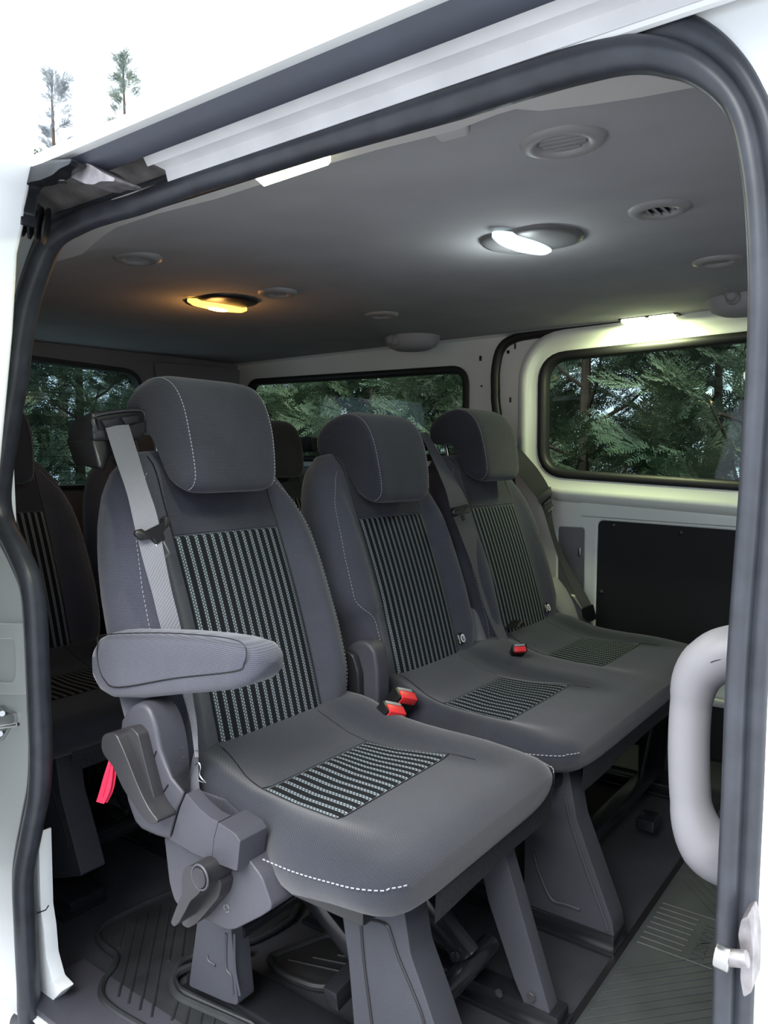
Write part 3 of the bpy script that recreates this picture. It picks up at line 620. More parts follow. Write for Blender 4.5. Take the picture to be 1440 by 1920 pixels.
# ================================================================ SEATS (built in row-two position, local frame: x0 = -1.08)
X0 = -1.08
CY = [1.085, 1.655, 2.215]
def bk(yc, s, y, n): return V3((X0 + 0.015 - 0.312 * s + 0.95 * n, yc + y, 0.45 + 0.95 * s + 0.312 * n))
WS = ([-0.03, 0.0, 0.05, 0.12, 0.20, 0.34, 0.42, 0.49, 0.545, 0.585, 0.61], [0.215, 0.245, 0.265, 0.275, 0.278, 0.272, 0.262, 0.245, 0.222, 0.195, 0.165])
def wfun(s, side, notch):
    w = interp(s, *WS)
    if notch and side < 0: w -= 0.055 * (1 - sstep(s, 0.17, 0.24))
    return w
def front(s, y, w):
    a = abs(y); bl = 0.046 * sstep(a, 0.150, 0.205) * sstep(s, -0.03, 0.10) * (1 - sstep(s, 0.40, 0.60))
    m = -0.055; E = max(0.0, 1 - (a / w) ** 4.0) ** 0.5
    end = 1.0
    if s > 0.56: end = math.sqrt(max(0, 1 - ((s - 0.56) / 0.062) ** 2))
    if s < 0.01: end = math.sqrt(max(0, 1 - ((0.01 - s) / 0.055) ** 2))
    bow = 0.010 * math.sin(max(0, min(1, s / 0.5)) * math.pi)
    return m + (0.055 + bl + bow) * E * (0.12 + 0.88 * end)
def backn(s, y, w):
    a = abs(y); E = max(0.0, 1 - (a / w) ** 5) ** 0.45
    end = 1.0
    if s > 0.55: end = math.sqrt(max(0, 1 - ((s - 0.55) / 0.075) ** 2))
    return -0.055 - 0.075 * E * (0.15 + 0.85 * end)
def W2(s, y, notch): return wfun(s, -1 if y < 0 else 1, notch)
def backrest(t, yc, notch, low=0.0, tagged=False, logo=True):
    ss = [-0.035, -0.02, 0.0, 0.03, 0.06, 0.10, 0.14, 0.18, 0.20, 0.22, 0.26, 0.30, 0.35, 0.40, 0.44, 0.48, 0.51, 0.54, 0.56, 0.58, 0.595, 0.607, 0.615]
    K = 40; secs = []
    for s in ss:
        loop = []
        for k in range(K + 1):
            c = math.cos(math.pi * k / K); f = (1 if c >= 0 else -1) * (1 - (1 - abs(c)) ** 1.25)
            w = W2(s, f, notch); y = f * w; loop.append(bk(yc, s, y, front(s, y, w)))
        for k in range(1, 18):
            f = -math.cos(math.pi * k / 18); w = W2(s, f, notch); y = f * w; loop.append(bk(yc, s, y, backn(s, y, w)))
        secs.append(loop)
    body = obj('backrest', loft(secs), CLOTH, t, angle=75)
    fp = lambda dn: (lambda u, v: bk(yc, v, u, front(v, u, W2(v, u, notch)) + dn))
    hw = 0.140
    # striped insert, fabric thickness so its edge stands proud
    def insert(u, v):
        e = min(1.0, min((hw + 0.002 - abs(u)) / 0.006, (v - 0.018) / 0.006, (0.432 - v) / 0.006)); return bk(yc, v, u, front(v, u, W2(v, u, notch)) - 0.002 + 0.0055 * max(0, e))
    obj('striped_insert', grid(insert, [-hw - 0.002, -hw + 0.003] + lin(-hw + 0.012, hw - 0.012, 17) + [hw - 0.003, hw + 0.002], [0.018, 0.024] + lin(0.04, 0.42, 22) + [0.426, 0.432], lambda u, v: (u, v)), STRIPE, t, uv=True, angle=75)
    def upper(u, v):
        k = sstep(v, 0.44, 0.60); uu = u * (1 - 0.06 * k); return bk(yc, v, uu, front(v, uu, W2(v, uu, notch)) + 0.0022)
    obj('ribbed_insert', grid(upper, lin(-hw, hw, 16), lin(0.434, 0.600, 16), lambda u, v: (u, v)), CLOTH_RIB, t, uv=True, angle=75)
    # seams along both bolsters
    for sd in (-1, 1):
        pts = []
        for s in lin(0.0, 0.565, 60):
            w = W2(s, sd, notch); y = sd * (w - 0.030 - 0.02 * sstep(s, 0.45, 0.57)); pts.append(bk(yc, s, y, front(s, y, w) + 0.0010))
        obj('seam_stitching', stitches(pts), THREAD, t, smooth=False)
        pts2 = [bk(yc, s, sd * (hw + 0.002), front(s, sd * hw, W2(s, sd, notch)) + 0.0012) for s in lin(0.02, 0.60, 30)]
        obj('seam', tube(pts2, 0.0012, 5), BLACKP, t)
    # headrest
    prof = [(0.512, 0.030), (0.503, 0.045), (0.500, 0.062), (0.510, 0.078), (0.535, 0.088), (0.60, 0.099), (0.66, 0.101), (0.705, 0.090), (0.735, 0.065), (0.750, 0.030), (0.752, -0.01), (0.745, -0.045), (0.728, -0.072), (0.700, -0.084), (0.675, -0.080), (0.660, -0.062), (0.655, -0.040), (0.648, -0.018), (0.625, -0.006), (0.58, 0.002), (0.535, 0.010)]
    pr = catmull([V3((a, b, 0)) for a, b in prof], 2, True); ca, cb = 0.64, 0.045
    secs = []; H = 0.118
    for k in range(27):
        a = -math.pi / 2 + math.pi * k / 26; y = H * math.copysign(abs(math.sin(a)) ** 0.70, math.sin(a)); sc = max(0.0, 1 - (abs(y) / H) ** 9.0) ** 0.40
        sc = 0.74 + 0.26 * sc
        row = []
        for p in pr:
            yy = y * (1 - 0.04 * sstep(0.62 - p.x, 0.0, 0.11)); cn = cb + (p.y - cb) * (0.45 + 0.55 * sc)
            row.append(bk(yc - 0.018, ca + (p.x - ca) * sc - low, yy, cn))
        secs.append(row)
    hr = obj('headrest', loft(secs), CLOTH_RIB, t, angle=80)
    for sd in (-1, 1):
        y = sd * H * 0.93; sc = 0.74 + 0.26 * max(0.0, 1 - 0.93 ** 9) ** 0.40; pth = []
        for p in catmull([V3((a, b, 0)) for a, b in prof], 10, True):
            if p.y > 0.055 or (p.x > 0.70 and p.y > -0.045):
                yy = y * (1 - 0.04 * sstep(0.62 - p.x, 0.0, 0.11)); q = bk(yc - 0.018, ca + (p.x - ca) * sc - low, yy, cb + (p.y - cb) * (0.45 + 0.55 * sc))
                cen = bk(yc - 0.018, ca - low, yy * 0.5, cb); pth.append(q + (q - cen).normalized() * 0.0012)
        obj('stitching', stitches(pth, pitch=0.007, ln=0.0045), THREAD, hr, smooth=False)
    for sd in (-1, 1):
        a, b_ = bk(yc - 0.018, 0.57, sd * 0.068, -0.062), bk(yc - 0.018, 0.70 - low, sd * 0.068, -0.050)
        obj('post', tube([a, b_], 0.006, 14), STEEL, hr)
        c = bk(yc - 0.018, 0.598, sd * 0.068, -0.0605); d = (b_ - a).normalized()
        obj('post_guide', tube([c, c + d * 0.012, c + d * 0.018], [0.016, 0.016, 0.010], 16), PLAST_D, t)
    # printed child-seat tag
    if tagged:
        tg = obj('anchor_tag', grid(lambda u, v: bk(yc, v, u, front(v, 0.165, 0.27) + 0.004 + 0.001 * math.sin(u * 60)), lin(0.143, 0.180, 4), lin(0.052, 0.083, 4)), BLACKP, t)
        c = bk(yc, 0.067, 0.166, front(0.067, 0.165, 0.27) + 0.0062); ny, ns, nn = V3((0, 1, 0)), V3((-0.312, 0, 0.95)), V3((0.95, 0, 0.312))
        def disc(cc, r, th, n=22): return loft([[cc + ny * math.cos(2 * math.pi * k / n) * r + ns * math.sin(2 * math.pi * k / n) * r + nn * h for k in range(n)] for h in (0, th)])
        obj('round_emblem', disc(c, 0.0115, 0.0006), WHITEP, tg, smooth=False)
        cu = [(-0.0045, 0.0055), (-0.005, 0.001), (-0.0035, -0.0045), (0.001, -0.006), (0.005, -0.0035)]
        pts = catmull([c + ny * a + ns * b + nn * 0.0009 for a, b in cu], 4)
        bmx = tube(pts, [0.0007 + 0.0009 * math.sin(math.pi * i / (len(pts) - 1)) for i in range(len(pts))], 6)
        tube([c + ny * -0.001 + ns * 0.006 + nn * 0.0009, c + ny * 0.0 + ns * 0.001 + nn * 0.0009, c + ny * 0.004 + ns * -0.0005 + nn * 0.0009], 0.0009, 6, bmx)
        obj('seat_mark', bmx, BLACKP, tg)
        txt = text_mesh('i-FIX' if False else 'ISOFIX', 0.0085)
        M4 = Matrix((( -ns.x, ny.x, nn.x, 0), (-ns.y, ny.y, nn.y, 0), (-ns.z, ny.z, nn.z, 0), (0, 0, 0, 1)))
        M4.translation = bk(yc, 0.080, 0.1435, front(0.067, 0.165, 0.27) + 0.0062); txt.transform(M4)
        obj('tag_lettering', txt, WHITEP, tg, smooth=False)
    return body
def text_mesh(s, size, ext=0.0003):
    cu = bpy.data.curves.new('t', 'FONT'); cu.body = s; cu.size = size; cu.extrude = ext; o = bpy.data.objects.new('t', cu)
    bpy.context.view_layer.update(); me = bpy.data.meshes.new_from_object(o); bpy.data.objects.remove(o); return me
# cushions
def ztop(x, y, ycs):
    """x measured forward of X0; y world"""
    z = interp(x, [-0.04, 0.0, 0.05, 0.10, 0.15, 0.22, 0.32, 0.40, 0.44, 0.47, 0.49], [0.492, 0.486, 0.468, 0.450, 0.440, 0.434, 0.433, 0.437, 0.437, 0.434, 0.430])
    b = 0
    for c in ycs:
        a = abs(y - c); b = max(b, 0) if a < 0.14 else b
    d = min(abs(y - c) for c in ycs)
    z += 0.018 * sstep(d, 0.150, 0.215) * (1 - sstep(x, 0.30, 0.46)) * sstep(x, -0.02, 0.06)
    return z
def cushion(t, y0, y1, ycs, near):
    ym, hw = (y0 + y1) / 2, (y1 - y0) / 2
    xsn = [-0.045, -0.03, 0.0, 0.03, 0.06, 0.09, 0.12, 0.15, 0.20, 0.25, 0.30, 0.34, 0.38, 0.41, 0.435, 0.450, 0.465, 0.478, 0.488, 0.494, 0.4965]
    K = 72 if hw > 0.4 else 40; secs = []; zb0 = 0.325
    for x in xsn:
        r = 0.085; inset = 0.0
        if x > 0.497 - r: inset = r - math.sqrt(max(0, r * r - (x - 0.497 + r) ** 2))
        inset *= 0.75
        w = hw - inset; e = 1.0; rear = 0.052 * (1 - sstep(x, 0.17, 0.27)) if near == 2 else 0.0; rear = 0.045 * (1 - sstep(x, 0.20, 0.30)) if near else 0.0
        if x > 0.445: e = math.sqrt(max(0, 1 - ((x - 0.445) / 0.052) ** 2))
        zm = 0.385 + 0.024 * sstep(x, 0.16, 0.44); zm2 = zm; loop = []
        for k in range(K + 1):
            c = -math.cos(math.pi * k / K); f = (1 if c >= 0 else -1) * (1 - (1 - abs(c)) ** 1.1); y = f * w
            E = max(0, 1 - max(0, (abs(y) - (w - 0.06)) / 0.06) ** 2.6) ** 0.5 if abs(y) > w - 0.06 else 1.0
            y = y * (1 - rear / w) if f < 0 else y
            zt = ztop(min(x, 0.44), ym + y, ycs); loop.append(V3((X0 + x, ym + y, zm + (zt - zm) * E * (0.10 + 0.90 * e))))
        for k in range(1, 24):
            f = math.cos(math.pi * k / 24); y = f * w * (1 - rear / w if f < 0 else 1); E = max(0, 1 - abs(f) ** 8) ** 0.5
            zb = zb0 - 0.006 + 0.030 * sstep(x, 0.20, 0.44); loop.append(V3((X0 + x, ym + y, zm2 - (zm2 - zb) * E * (0.35 + 0.65 * e))))
        secs.append(loop)
    cs = obj('cushion', loft(secs), CLOTH_CUSH, t, angle=75)
    for c in ycs:
        def ci(u, v):
            e = min(1.0, min((0.170 - abs(u)) / 0.006, (v - 0.148) / 0.006, (0.312 - v) / 0.006)); yy = c + u * (1 - (0.30 * (1 - sstep(v, 0.12, 0.33)) if u > 0 else 0.0)); return V3((X0 + v, yy, ztop(v, yy, ycs) - 0.002 + 0.0045 * max(0, e)))
        obj('striped_insert', grid(ci, [-0.170, -0.165] + lin(-0.155, 0.155, 17) + [0.165, 0.170], [0.148, 0.153] + lin(0.165, 0.295, 8) + [0.307, 0.312], lambda u, v: (u, v)), STRIPE_C, t, uv=True, angle=75)
        def cr(u, v):
            yy = c + u * (0.70 if u > 0 else 0.84 + 0.16 * sstep(v, 0.02, 0.15)) * 0.171 / 0.145; return V3((X0 + v, yy, ztop(v, yy, ycs) + 0.0015))
        obj('ribbed_insert', grid(cr, lin(-0.145, 0.145, 14), lin(-0.03, 0.147, 9), lambda u, v: (u, v)), CLOTH_RIBC, t, uv=True, angle=75)
        for sd in (-1, 1):
            pts = []
            for x in lin(0.02, 0.37 if sd > 0 else 0.31, 40):
                yy = c + sd * (0.171 * (1 - (0.30 * (1 - sstep(x, 0.12, 0.33)) if sd > 0 else 0.16 * (1 - sstep(x, 0.02, 0.15))))); pts.append(V3((X0 + x, yy, ztop(x, yy, ycs) + 0.0016)))
            obj('seam', tube(pts, 0.0009, 5), BLACKP, t)
        pts = [V3((X0 + 0.313, c + u, ztop(0.313, c + u, ycs) + 0.0012)) for u in lin(-0.17, 0.17, 14)]
        obj('seam', tube(pts, 0.0008, 5), BLACKP, t)
    # light stitching wrapping the two outer edges and front corners
    for sd in (-1, 1):
        pts = []
        for x in lin(0.06 if near != 2 or sd > 0 else 0.26, 0.475, 50):
            r = 0.085; ins = (r - math.sqrt(max(0, r * r - (x - 0.412) ** 2))) * 0.75 if x > 0.412 else 0
            zz = 0.404 + 0.014 * sstep(x, 0.30, 0.475); pts.append(V3((X0 + x + 0.002, ym + sd * (hw - ins + 0.0012), zz)))
        for x in lin(0.478, 0.4955, 12):
            ins = (0.085 - math.sqrt(max(0, 0.085 ** 2 - (x - 0.412) ** 2))) * 0.75; pts.append(V3((X0 + x + 0.0015, ym + sd * (hw - ins + 0.001), 0.4205)))
        obj('seam_stitching', stitches(pts, r=0.0010), THREAD, t, smooth=False)
    return cs
def flap(t, y0, y1):
    def f(u, v): return V3((X0 + 0.488 - 0.006 * v + 0.004 * math.sin(u * 9) * v, u, 0.385 - 0.066 * v))
    b = grid(f, lin(y0, y1, 16), lin(0, 1, 5)); 
    g = bmesh.ops.solidify(b, geom=b.faces[:], thickness=0.003)
    obj('front_flap', b, CARPET, t)
def leg_cover(t, yc, xt0, xt1, xb0, xb1, zt, m, name='leg', w=0.05, groove=True, z0=0.035):
    """moulded leg: side outline in (x, z) leaning forward, thickness across"""
    poly = rpoly([(xb0, z0), (xb1, z0), (xt1 + 0.35 * (xb1 - xt1), z0 + 0.45 * (zt - z0)), (xt1, zt), (xt0, zt)], 0.015, 4)
    lg = obj(name, extr(poly, 'y', yc - w / 2, yc + w / 2, 0.008, 3), m, t)
    if groove:
        ins = [(xb0 + 0.03, z0 + 0.07), (xb1 - 0.05, z0 + 0.06), (xt1 - 0.03, zt - 0.06), (xt0 + 0.02, zt - 0.05)]
        pp = rpoly(ins, 0.02, 4)
        obj('recess_edge', tube([V3((q[0], yc - w / 2 - 0.0005, q[1])) for q in pp], 0.0028, 6, closed=True), m, lg)
    return lg
def base_rail(t, x0, x1, yc, w=0.07):
    obj('floor_rail', box(((x0 + x1) / 2, yc, 0.018), (x1 - x0, w, 0.034), 0.006), BLKMETAL, t)
    obj('floor_rail', box(((x0 + x1) / 2, yc - w * 0.1, 0.006), (x1 - x0 + 0.012, w + 0.024, 0.010), 0.003), BLKMETAL, t)
def belt(t, Lp, Rp, m, tongue_i=None, name='belt_webbing'):
    return obj(name, ribbon(Lp, Rp), m, t)
def buckle(par, c, up, side, dark=True, label=None, sc=1.0):
    """red-button belt buckle: c centre of its head, up = direction of the mouth, side = width direction"""
    up = up.normalized(); side = (side - up * side.dot(up)).normalized(); nn = up.cross(side)
    def Q(a, b, h): return c + side * a * sc + nn * b * sc + up * h * sc
    bb = hull([Q(a, b, h) for a, b, h in ((-0.024, -0.013, 0), (0.024, -0.013, 0), (-0.024, 0.013, 0), (0.024, 0.013, 0), (-0.020, -0.011, -0.075), (0.020, -0.011, -0.075), (-0.020, 0.011, -0.075), (0.020, 0.011, -0.075))], 0.004 * sc, 2)
    o = obj('buckle', bb, BLACKP, par)
    obj('red_button', hull([Q(a, b, h) for a in (-0.019, 0.019) for b, h in ((-0.0135, 0.0015), (0.003, 0.0025), (-0.0150, -0.012), (0.003, -0.012))], 0.002 * sc, 2), RED, o)
    obj('mouth', hull([Q(a, b, h) for a in (-0.017, 0.017) for b in (0.005, 0.011) for h in (-0.004, 0.001)], 0.0005), VENTP, o)
    return o
def tongue(par, c, down, side, m=BLACKP):
    down = down.normalized(); side = (side - down * side.dot(down)).normalized(); nn = side.cross(down)
    if nn.x < 0: nn = -nn
    def Q(a, h, b): return c + side * a + down * h + nn * b
    ol = rpoly([(-0.041, -0.002), (-0.037, -0.008), (-0.028, -0.008), (-0.024, 0.000), (0.024, 0.000), (0.028, -0.008), (0.037, -0.008), (0.041, -0.002), (0.034, 0.011), (0.013, 0.017), (0.011, 0.030), (-0.011, 0.030), (-0.013, 0.017), (-0.034, 0.011)], 0.004, 3)
    bb = loft([[Q(a * s, 0.006 + (h - 0.006) * s, z) for a, h in ol] for s, z in ((0.95, 0.000), (1, 0.003), (1, 0.008), (0.92, 0.011))])
    o = obj('belt_tongue', bb, m, par, angle=50)
    b2 = bmesh.new()
    for a0, a1, h0, h1 in ((-0.0105, -0.0065, 0.026, 0.060), (0.0065, 0.0105, 0.026, 0.060), (-0.0105, 0.0105, 0.055, 0.060), (-0.0105, 0.0105, 0.026, 0.031)):
        hull([Q(a, h, z) for a in (a0, a1) for h in (h0, h1) for z in (0.004, 0.0065)], 0.0005, 1, b2)
    obj('latch_plate', b2, STEEL, o)
    return o

# ---------------------------------------------------------------- single seat (nearest)
S1 = thing('single_seat', 'nearest single van seat with striped cloth, armrest, pale belt and plastic side cover', 'seat', (X0, CY[0], 0))
backrest(S1, CY[0], False)
cushion(S1, 0.80, 1.372, [CY[0] - 0.005], 2)
flap(S1, 0.93, 1.345)
# armrest
ar = []
A = [(-1.212, 0.646, 0.0009), (-1.209, 0.646, 0.0316), (-1.196, 0.647, 0.0484), (-1.165, 0.65, 0.0577), (-1.08, 0.662, 0.0558), (-0.99, 0.678, 0.0493), (-0.91, 0.69, 0.0428), (-0.86, 0.697, 0.0372), (-0.825, 0.702, 0.0288), (-0.806, 0.705, 0.0167), (-0.8, 0.706, 0.0009)]
for x, z, h in A:
    row = []; wy = 0.036 * min(1, (h / 0.03) ** 0.5)
    for k in range(28):
        a = 2 * math.pi * k / 28; ca, sa = math.cos(a), math.sin(a)
        row.append(V3((x, 0.808 + wy * math.copysign(abs(ca) ** 0.32, ca), z + h * math.copysign(abs(sa) ** 0.75, sa))))
    ar.append(row)
armr = obj('armrest', loft(ar), CLOTH, S1, angle=80)
pts = catmull([Py(u, v, 0.7745) for u, v in ((196, 1190), (300, 1186), (400, 1192), (448, 1201), (464, 1218), (460, 1243), (442, 1258), (330, 1271), (225, 1288), (198, 1274), (186, 1240), (186, 1204))], 5, True)
obj('seam', tube([V3((p.x, 0.7718, p.z)) for p in pts], 0.0010, 5, closed=True), BLACKP, armr)
obj('armrest_pivot', cyl((-1.205, 0.82, 0.645), (-1.205, 0.90, 0.645), 0.028, 18), PLAST_D, S1)
# plastic side cover
YC0 = 0.765
def pyl(px, y, r=0.0, k=4): return rpoly([(Py(u, v, y).x, Py(u, v, y).z) for u, v in px], r, k)
co_ = [Py(u, v, YC0) for u, v in ((226, 1368), (230, 1348), (240, 1332), (252, 1322), (266, 1320), (279, 1330), (291, 1362), (300, 1405), (322, 1457), (346, 1486), (334, 1516), (320, 1566), (314, 1573), (263, 1553), (246, 1523), (233, 1473))]
cb_ = [Py(u, v, 0.825) for u, v in ((245, 1368), (250, 1340), (264, 1318), (285, 1306), (312, 1306), (332, 1325), (346, 1362), (353, 1405), (356, 1450), (358, 1488), (352, 1516), (345, 1566), (338, 1573), (285, 1553), (268, 1523), (255, 1473))]
bmc = loft([catmull(cb_, 2, True), catmull(co_, 2, True)]); bmesh.ops.recalc_face_normals(bmc, faces=bmc.faces[:])
es = [e for e in bmc.edges if all(abs(v.co.y - YC0) < 1e-4 for v in e.verts)]; bmesh.ops.bevel(bmc, geom=es, offset=0.013, segments=4, profile=0.5, affect='EDGES', clamp_overlap=True)
sc_ = obj('side_cover', bmc, PLAST, S1, angle=60)
cov2 = pyl([(348, 1488), (369, 1513), (392, 1533), (408, 1541), (400, 1572), (396, 1615), (360, 1600), (316, 1574), (322, 1566), (336, 1516)], YC0, 0.002)
obj('belt_pocket_cover', extr(cov2, 'y', YC0 + 0.001, 0.792, 0.009, 3), PLAST, S1, angle=60)
cov3 = pyl([(409, 1542), (440, 1563), (450, 1578), (444, 1634), (397, 1616), (401, 1573)], YC0, 0.002)
obj('front_cover', extr(cov3, 'y', YC0, 0.822, 0.012, 4), PLAST, S1, angle=60)
obj('pocket_wall', extr(pyl([(338, 1470), (420, 1500), (470, 1545), (470, 1600), (330, 1560)], 0.842, 0.004), 'y', 0.838, 0.846, 0.002), CLOTH_CUSH, S1)
obj('pocket_floor', box((-0.93, 0.815, 0.375), (0.14, 0.05, 0.01), 0.003), PLAST_D, S1)
# lower shroud that carries the folding lever
sh = pyl([(316, 1560), (360, 1590), (432, 1615), (470, 1600), (500, 1640), (520, 1698), (500, 1712), (448, 1738), (432, 1738), (388, 1716), (352, 1700), (336, 1686), (326, 1650)], 0.80, 0.010)
obj('lower_shroud', extr(sh, 'y', 0.790, 0.90, 0.018, 4), PLAST, S1, angle=60)
# long recliner lever
lv = catmull([V3((Py(u, v, 0.745).x, 0, Py(u, v, 0.745).z)) for u, v in ((208, 1378), (216, 1370), (232, 1371), (242, 1388), (256, 1420), (276, 1470), (296, 1510), (312, 1532), (302, 1538), (288, 1530), (266, 1500), (246, 1470), (228, 1432), (214, 1414), (207, 1398))], 3, True)
obj('recline_lever', extr([(p.x, p.z) for p in lv], 'y', 0.728, 0.765, 0.009, 4, ang=30), PLAST_D, S1, angle=60)
lvb = pyl([(240, 1362), (262, 1358), (275, 1372), (292, 1440), (308, 1500), (312, 1530), (290, 1515), (262, 1450), (236, 1400)], 0.762, 0.006)
obj('lever_root', extr(lvb, 'y', 0.745, 0.772, 0.006, 3), PLAST_D, S1, angle=60)
for a, b_ in (((294, 1408), (288, 1424)), ((316, 1471), (306, 1486))):
    obj('position_mark', tube([V3((Py(*a, YC0).x, YC0 - 0.001, Py(*a, YC0).z)), V3((Py(*b_, YC0).x, YC0 - 0.001, Py(*b_, YC0).z))], 0.0010, 5), BLACKP, S1)
# round-headed folding knob
kc = Py(375, 1647, 0.735)
kp = [(Py(u, v, 0.745).x, Py(u, v, 0.745).z) for u, v in ((355, 1640), (358, 1622), (372, 1614), (388, 1620), (395, 1640), (393, 1660), (383, 1672), (372, 1680), (362, 1700), (350, 1722), (341, 1730), (334, 1722), (346, 1690), (356, 1668))]
kb = obj('folding_lever', extr(rpoly(kp, 0.008, 3), 'y', 0.730, 0.795, 0.006, 3), PLAST_D, S1, angle=60)
kcx, kcz = Py(375, 1645, 0.730).x, Py(375, 1645, 0.730).z
obj('button', cyl((kcx, 0.7265, kcz), (kcx, 0.735, kcz), 0.0150, 26, None, 0.0012), PLAST_D, kb)
obj('button_ring', tube([V3((kcx + math.cos(a) * 0.0175, 0.7300, kcz + math.sin(a) * 0.0185)) for a in [2 * math.pi * k / 30 for k in range(30)]], 0.0018, 6, closed=True), PLAST, kb)
kp2 = [(Py(u, v, 0.785).x, Py(u, v, 0.785).z) for u, v in ((385, 1612), (425, 1632), (434, 1648), (428, 1672), (405, 1700), (385, 1722), (370, 1730), (358, 1722), (372, 1690), (384, 1660))]
obj('lever_back', extr(rpoly(kp2, 0.006, 3), 'y', 0.765, 0.800, 0.006, 3), PLAST_D, kb, angle=60)
# recycling marks
def mark(u, v, y, r):
    c = Py(u, v, y); b = bmesh.new()
    for k in range(3):
        a0 = k * 2.094 + 0.25; tube([c + V3((math.cos(a0 + d) * r, 0, math.sin(a0 + d) * r)) for d in (0, 0.5, 1.0, 1.5)], 0.0007, 4, b)
    return b
obj('recycling_mark', mark(342, 1410, YC0 - 0.0005, 0.008), PLAST_D, S1); obj('recycling_mark', mark(425, 1703, 0.789, 0.006), PLAST_L, S1)
# red release strap
rs = catmull([Py(u, v, 0.80) for u, v in ((210, 1417), (203, 1445), (192, 1478), (184, 1500), (190, 1506), (200, 1500), (206, 1470), (210, 1440), (212, 1420))], 5)
Ls = [p + V3((0, -0.007, 0)) for p in rs]; Rs = [p + V3((0, 0.007, 0)) for p in rs]
L1 = catmull([Py(u, v, 0.80) for u, v in ((208, 1415), (196, 1452), (187, 1484), (181, 1503))], 4); R1 = catmull([Py(u, v, 0.80) for u, v in ((213, 1417), (211, 1455), (206, 1484), (195, 1507))], 4)
bmr = ribbon(L1, R1, 0.0016, 1); ribbon([p + V3((0.003, 0.006, 0)) for p in L1], [p + V3((0.001, 0.006, 0)) for p in R1], 0.0016, 1, bmr)
tube([p for p in catmull([Py(209, 1424, 0.797), Py(199, 1462, 0.796), Py(192, 1494, 0.797)], 5)], 0.0009, 5, bmr)
obj('release_strap', bmr, PINK, S1)
# belt retractor housing on the shoulder
def hx(u, v, x): return Px(u, v, x)
fr = [hx(170, 772, -1.285), hx(262, 762, -1.285), hx(276, 790, -1.275), hx(274, 812, -1.27), hx(262, 825, -1.275), hx(176, 826, -1.275)]
bkx = [p + V3((-0.115, 0.015, -0.01)) for p in (hx(180, 776, -1.285), hx(255, 766, -1.285), hx(268, 800, -1.275), hx(176, 826, -1.275))]
hs = obj('belt_housing', hull(fr + bkx, 0.010, 3, None, 25), PLAST_D, S1, angle=60)
wd = [hx(172, 824, -1.283), hx(205, 826, -1.28), hx(192, 878, -1.262), hx(184, 876, -1.266), hx(172, 845, -1.30), hx(218, 826, -1.30), hx(196, 882, -1.29)] + [p + V3((-0.10, 0.01, 0.0)) for p in (hx(172, 824, -1.283), hx(200, 826, -1.28), hx(186, 870, -1.28))]
obj('housing_foot', hull(wd, 0.004, 2), PLAST_D, hs, angle=60)
def fp_(u, v, d): p = hx(u, v, -1.281); return p + V3((d, 0, 0))
sl = [fp_(u, v, 0) for u, v in ((178, 786), (262, 774), (268, 782), (266, 796), (258, 806), (182, 806))]
obj('slot', loft([[p + V3((-0.004, 0, 0)) for p in sl], [p + V3((0.006, 0, 0)) for p in sl]]), BLACKP, hs, angle=40)
for a, b_ in (((184, 789), (216, 784)), ((221, 783), (253, 779))):
    q = [fp_(a[0], a[1], 0.004), fp_(b_[0], b_[1], 0.004), fp_(b_[0], b_[1] + 12, 0.004), fp_(a[0] + 8, a[1] + 14, 0.004)]
    obj('slot_lip', hull([p for p in q] + [p + V3((0.008, 0, 0)) for p in q], 0.0015, 2), PLAST_D, hs)
obj('bezel', tube([p + V3((0.004, 0, 0)) for p in rp3] , 0.002, 6, closed=True) if False else tube(catmull([fp_(u, v, 0.003) for u, v in ((174, 782), (218, 772), (262, 770), (270, 782), (266, 800), (255, 810), (180, 812), (174, 800))], 3, True), 0.0018, 6, closed=True), PLAST, hs)
# belt across the backrest
LB = [hx(u, v, x) for u, v, x in ((197, 800, -1.272), (216, 860, -1.245), (238, 925, -1.19), (252, 985, -1.150), (268, 1050, -1.128), (285, 1110, -1.110), (300, 1170, -1.092), (322, 1240, -1.075), (345, 1310, -1.055), (358, 1360, -1.035), (366, 1420, -1.005))]
RB = [hx(u, v, x) for u, v, x in ((241, 796, -1.272), (258, 850, -1.240), (276, 910, -1.185), (294, 965, -1.145), (306, 1030, -1.118), (320, 1100, -1.100), (336, 1165, -1.082), (352, 1240, -1.068), (362, 1310, -1.050), (369, 1360, -1.033), (372, 1420, -1.003))]
sbelt = belt(S1, LB, RB, WEB_L)
# lower run of the belt down to its anchor in the pocket
L2 = [Px(366, 1405, -1.008)] + [Py(u, v, y) for u, v, y in ((357, 1440, 0.836), (354, 1470, 0.822), (353, 1500, 0.808), (366, 1522, 0.806))]
R2 = [Px(372, 1405, -1.006)] + [Py(u, v, y) for u, v, y in ((372, 1440, 0.846), (373, 1470, 0.838), (377, 1500, 0.832), (378, 1524, 0.826))]
obj('lower_webbing', ribbon(L2, R2), WEB_L, sbelt)
obj('wire_hook', tube(catmull([Py(u, v, 0.80) for u, v in ((366, 1434), (372, 1430), (376, 1438), (374, 1452), (380, 1462), (386, 1467), (378, 1466), (371, 1462))], 4), 0.0011, 6), STEEL, S1)
obj('anchor_loop', tube(catmull([Py(u, v, 0.81) for u, v in ((374, 1510), (382, 1516), (388, 1528), (380, 1524))], 4, True), 0.0028, 8, closed=True), STEEL, S1)
tc_ = (LB[3] + RB[3]) / 2 + V3((0.004, 0.0, 0.004))
tongue(sbelt, Px(282, 990, -1.140), V3((0.05, 0.055, -0.16)), Px(312, 985, -1.14) - Px(240, 992, -1.14))
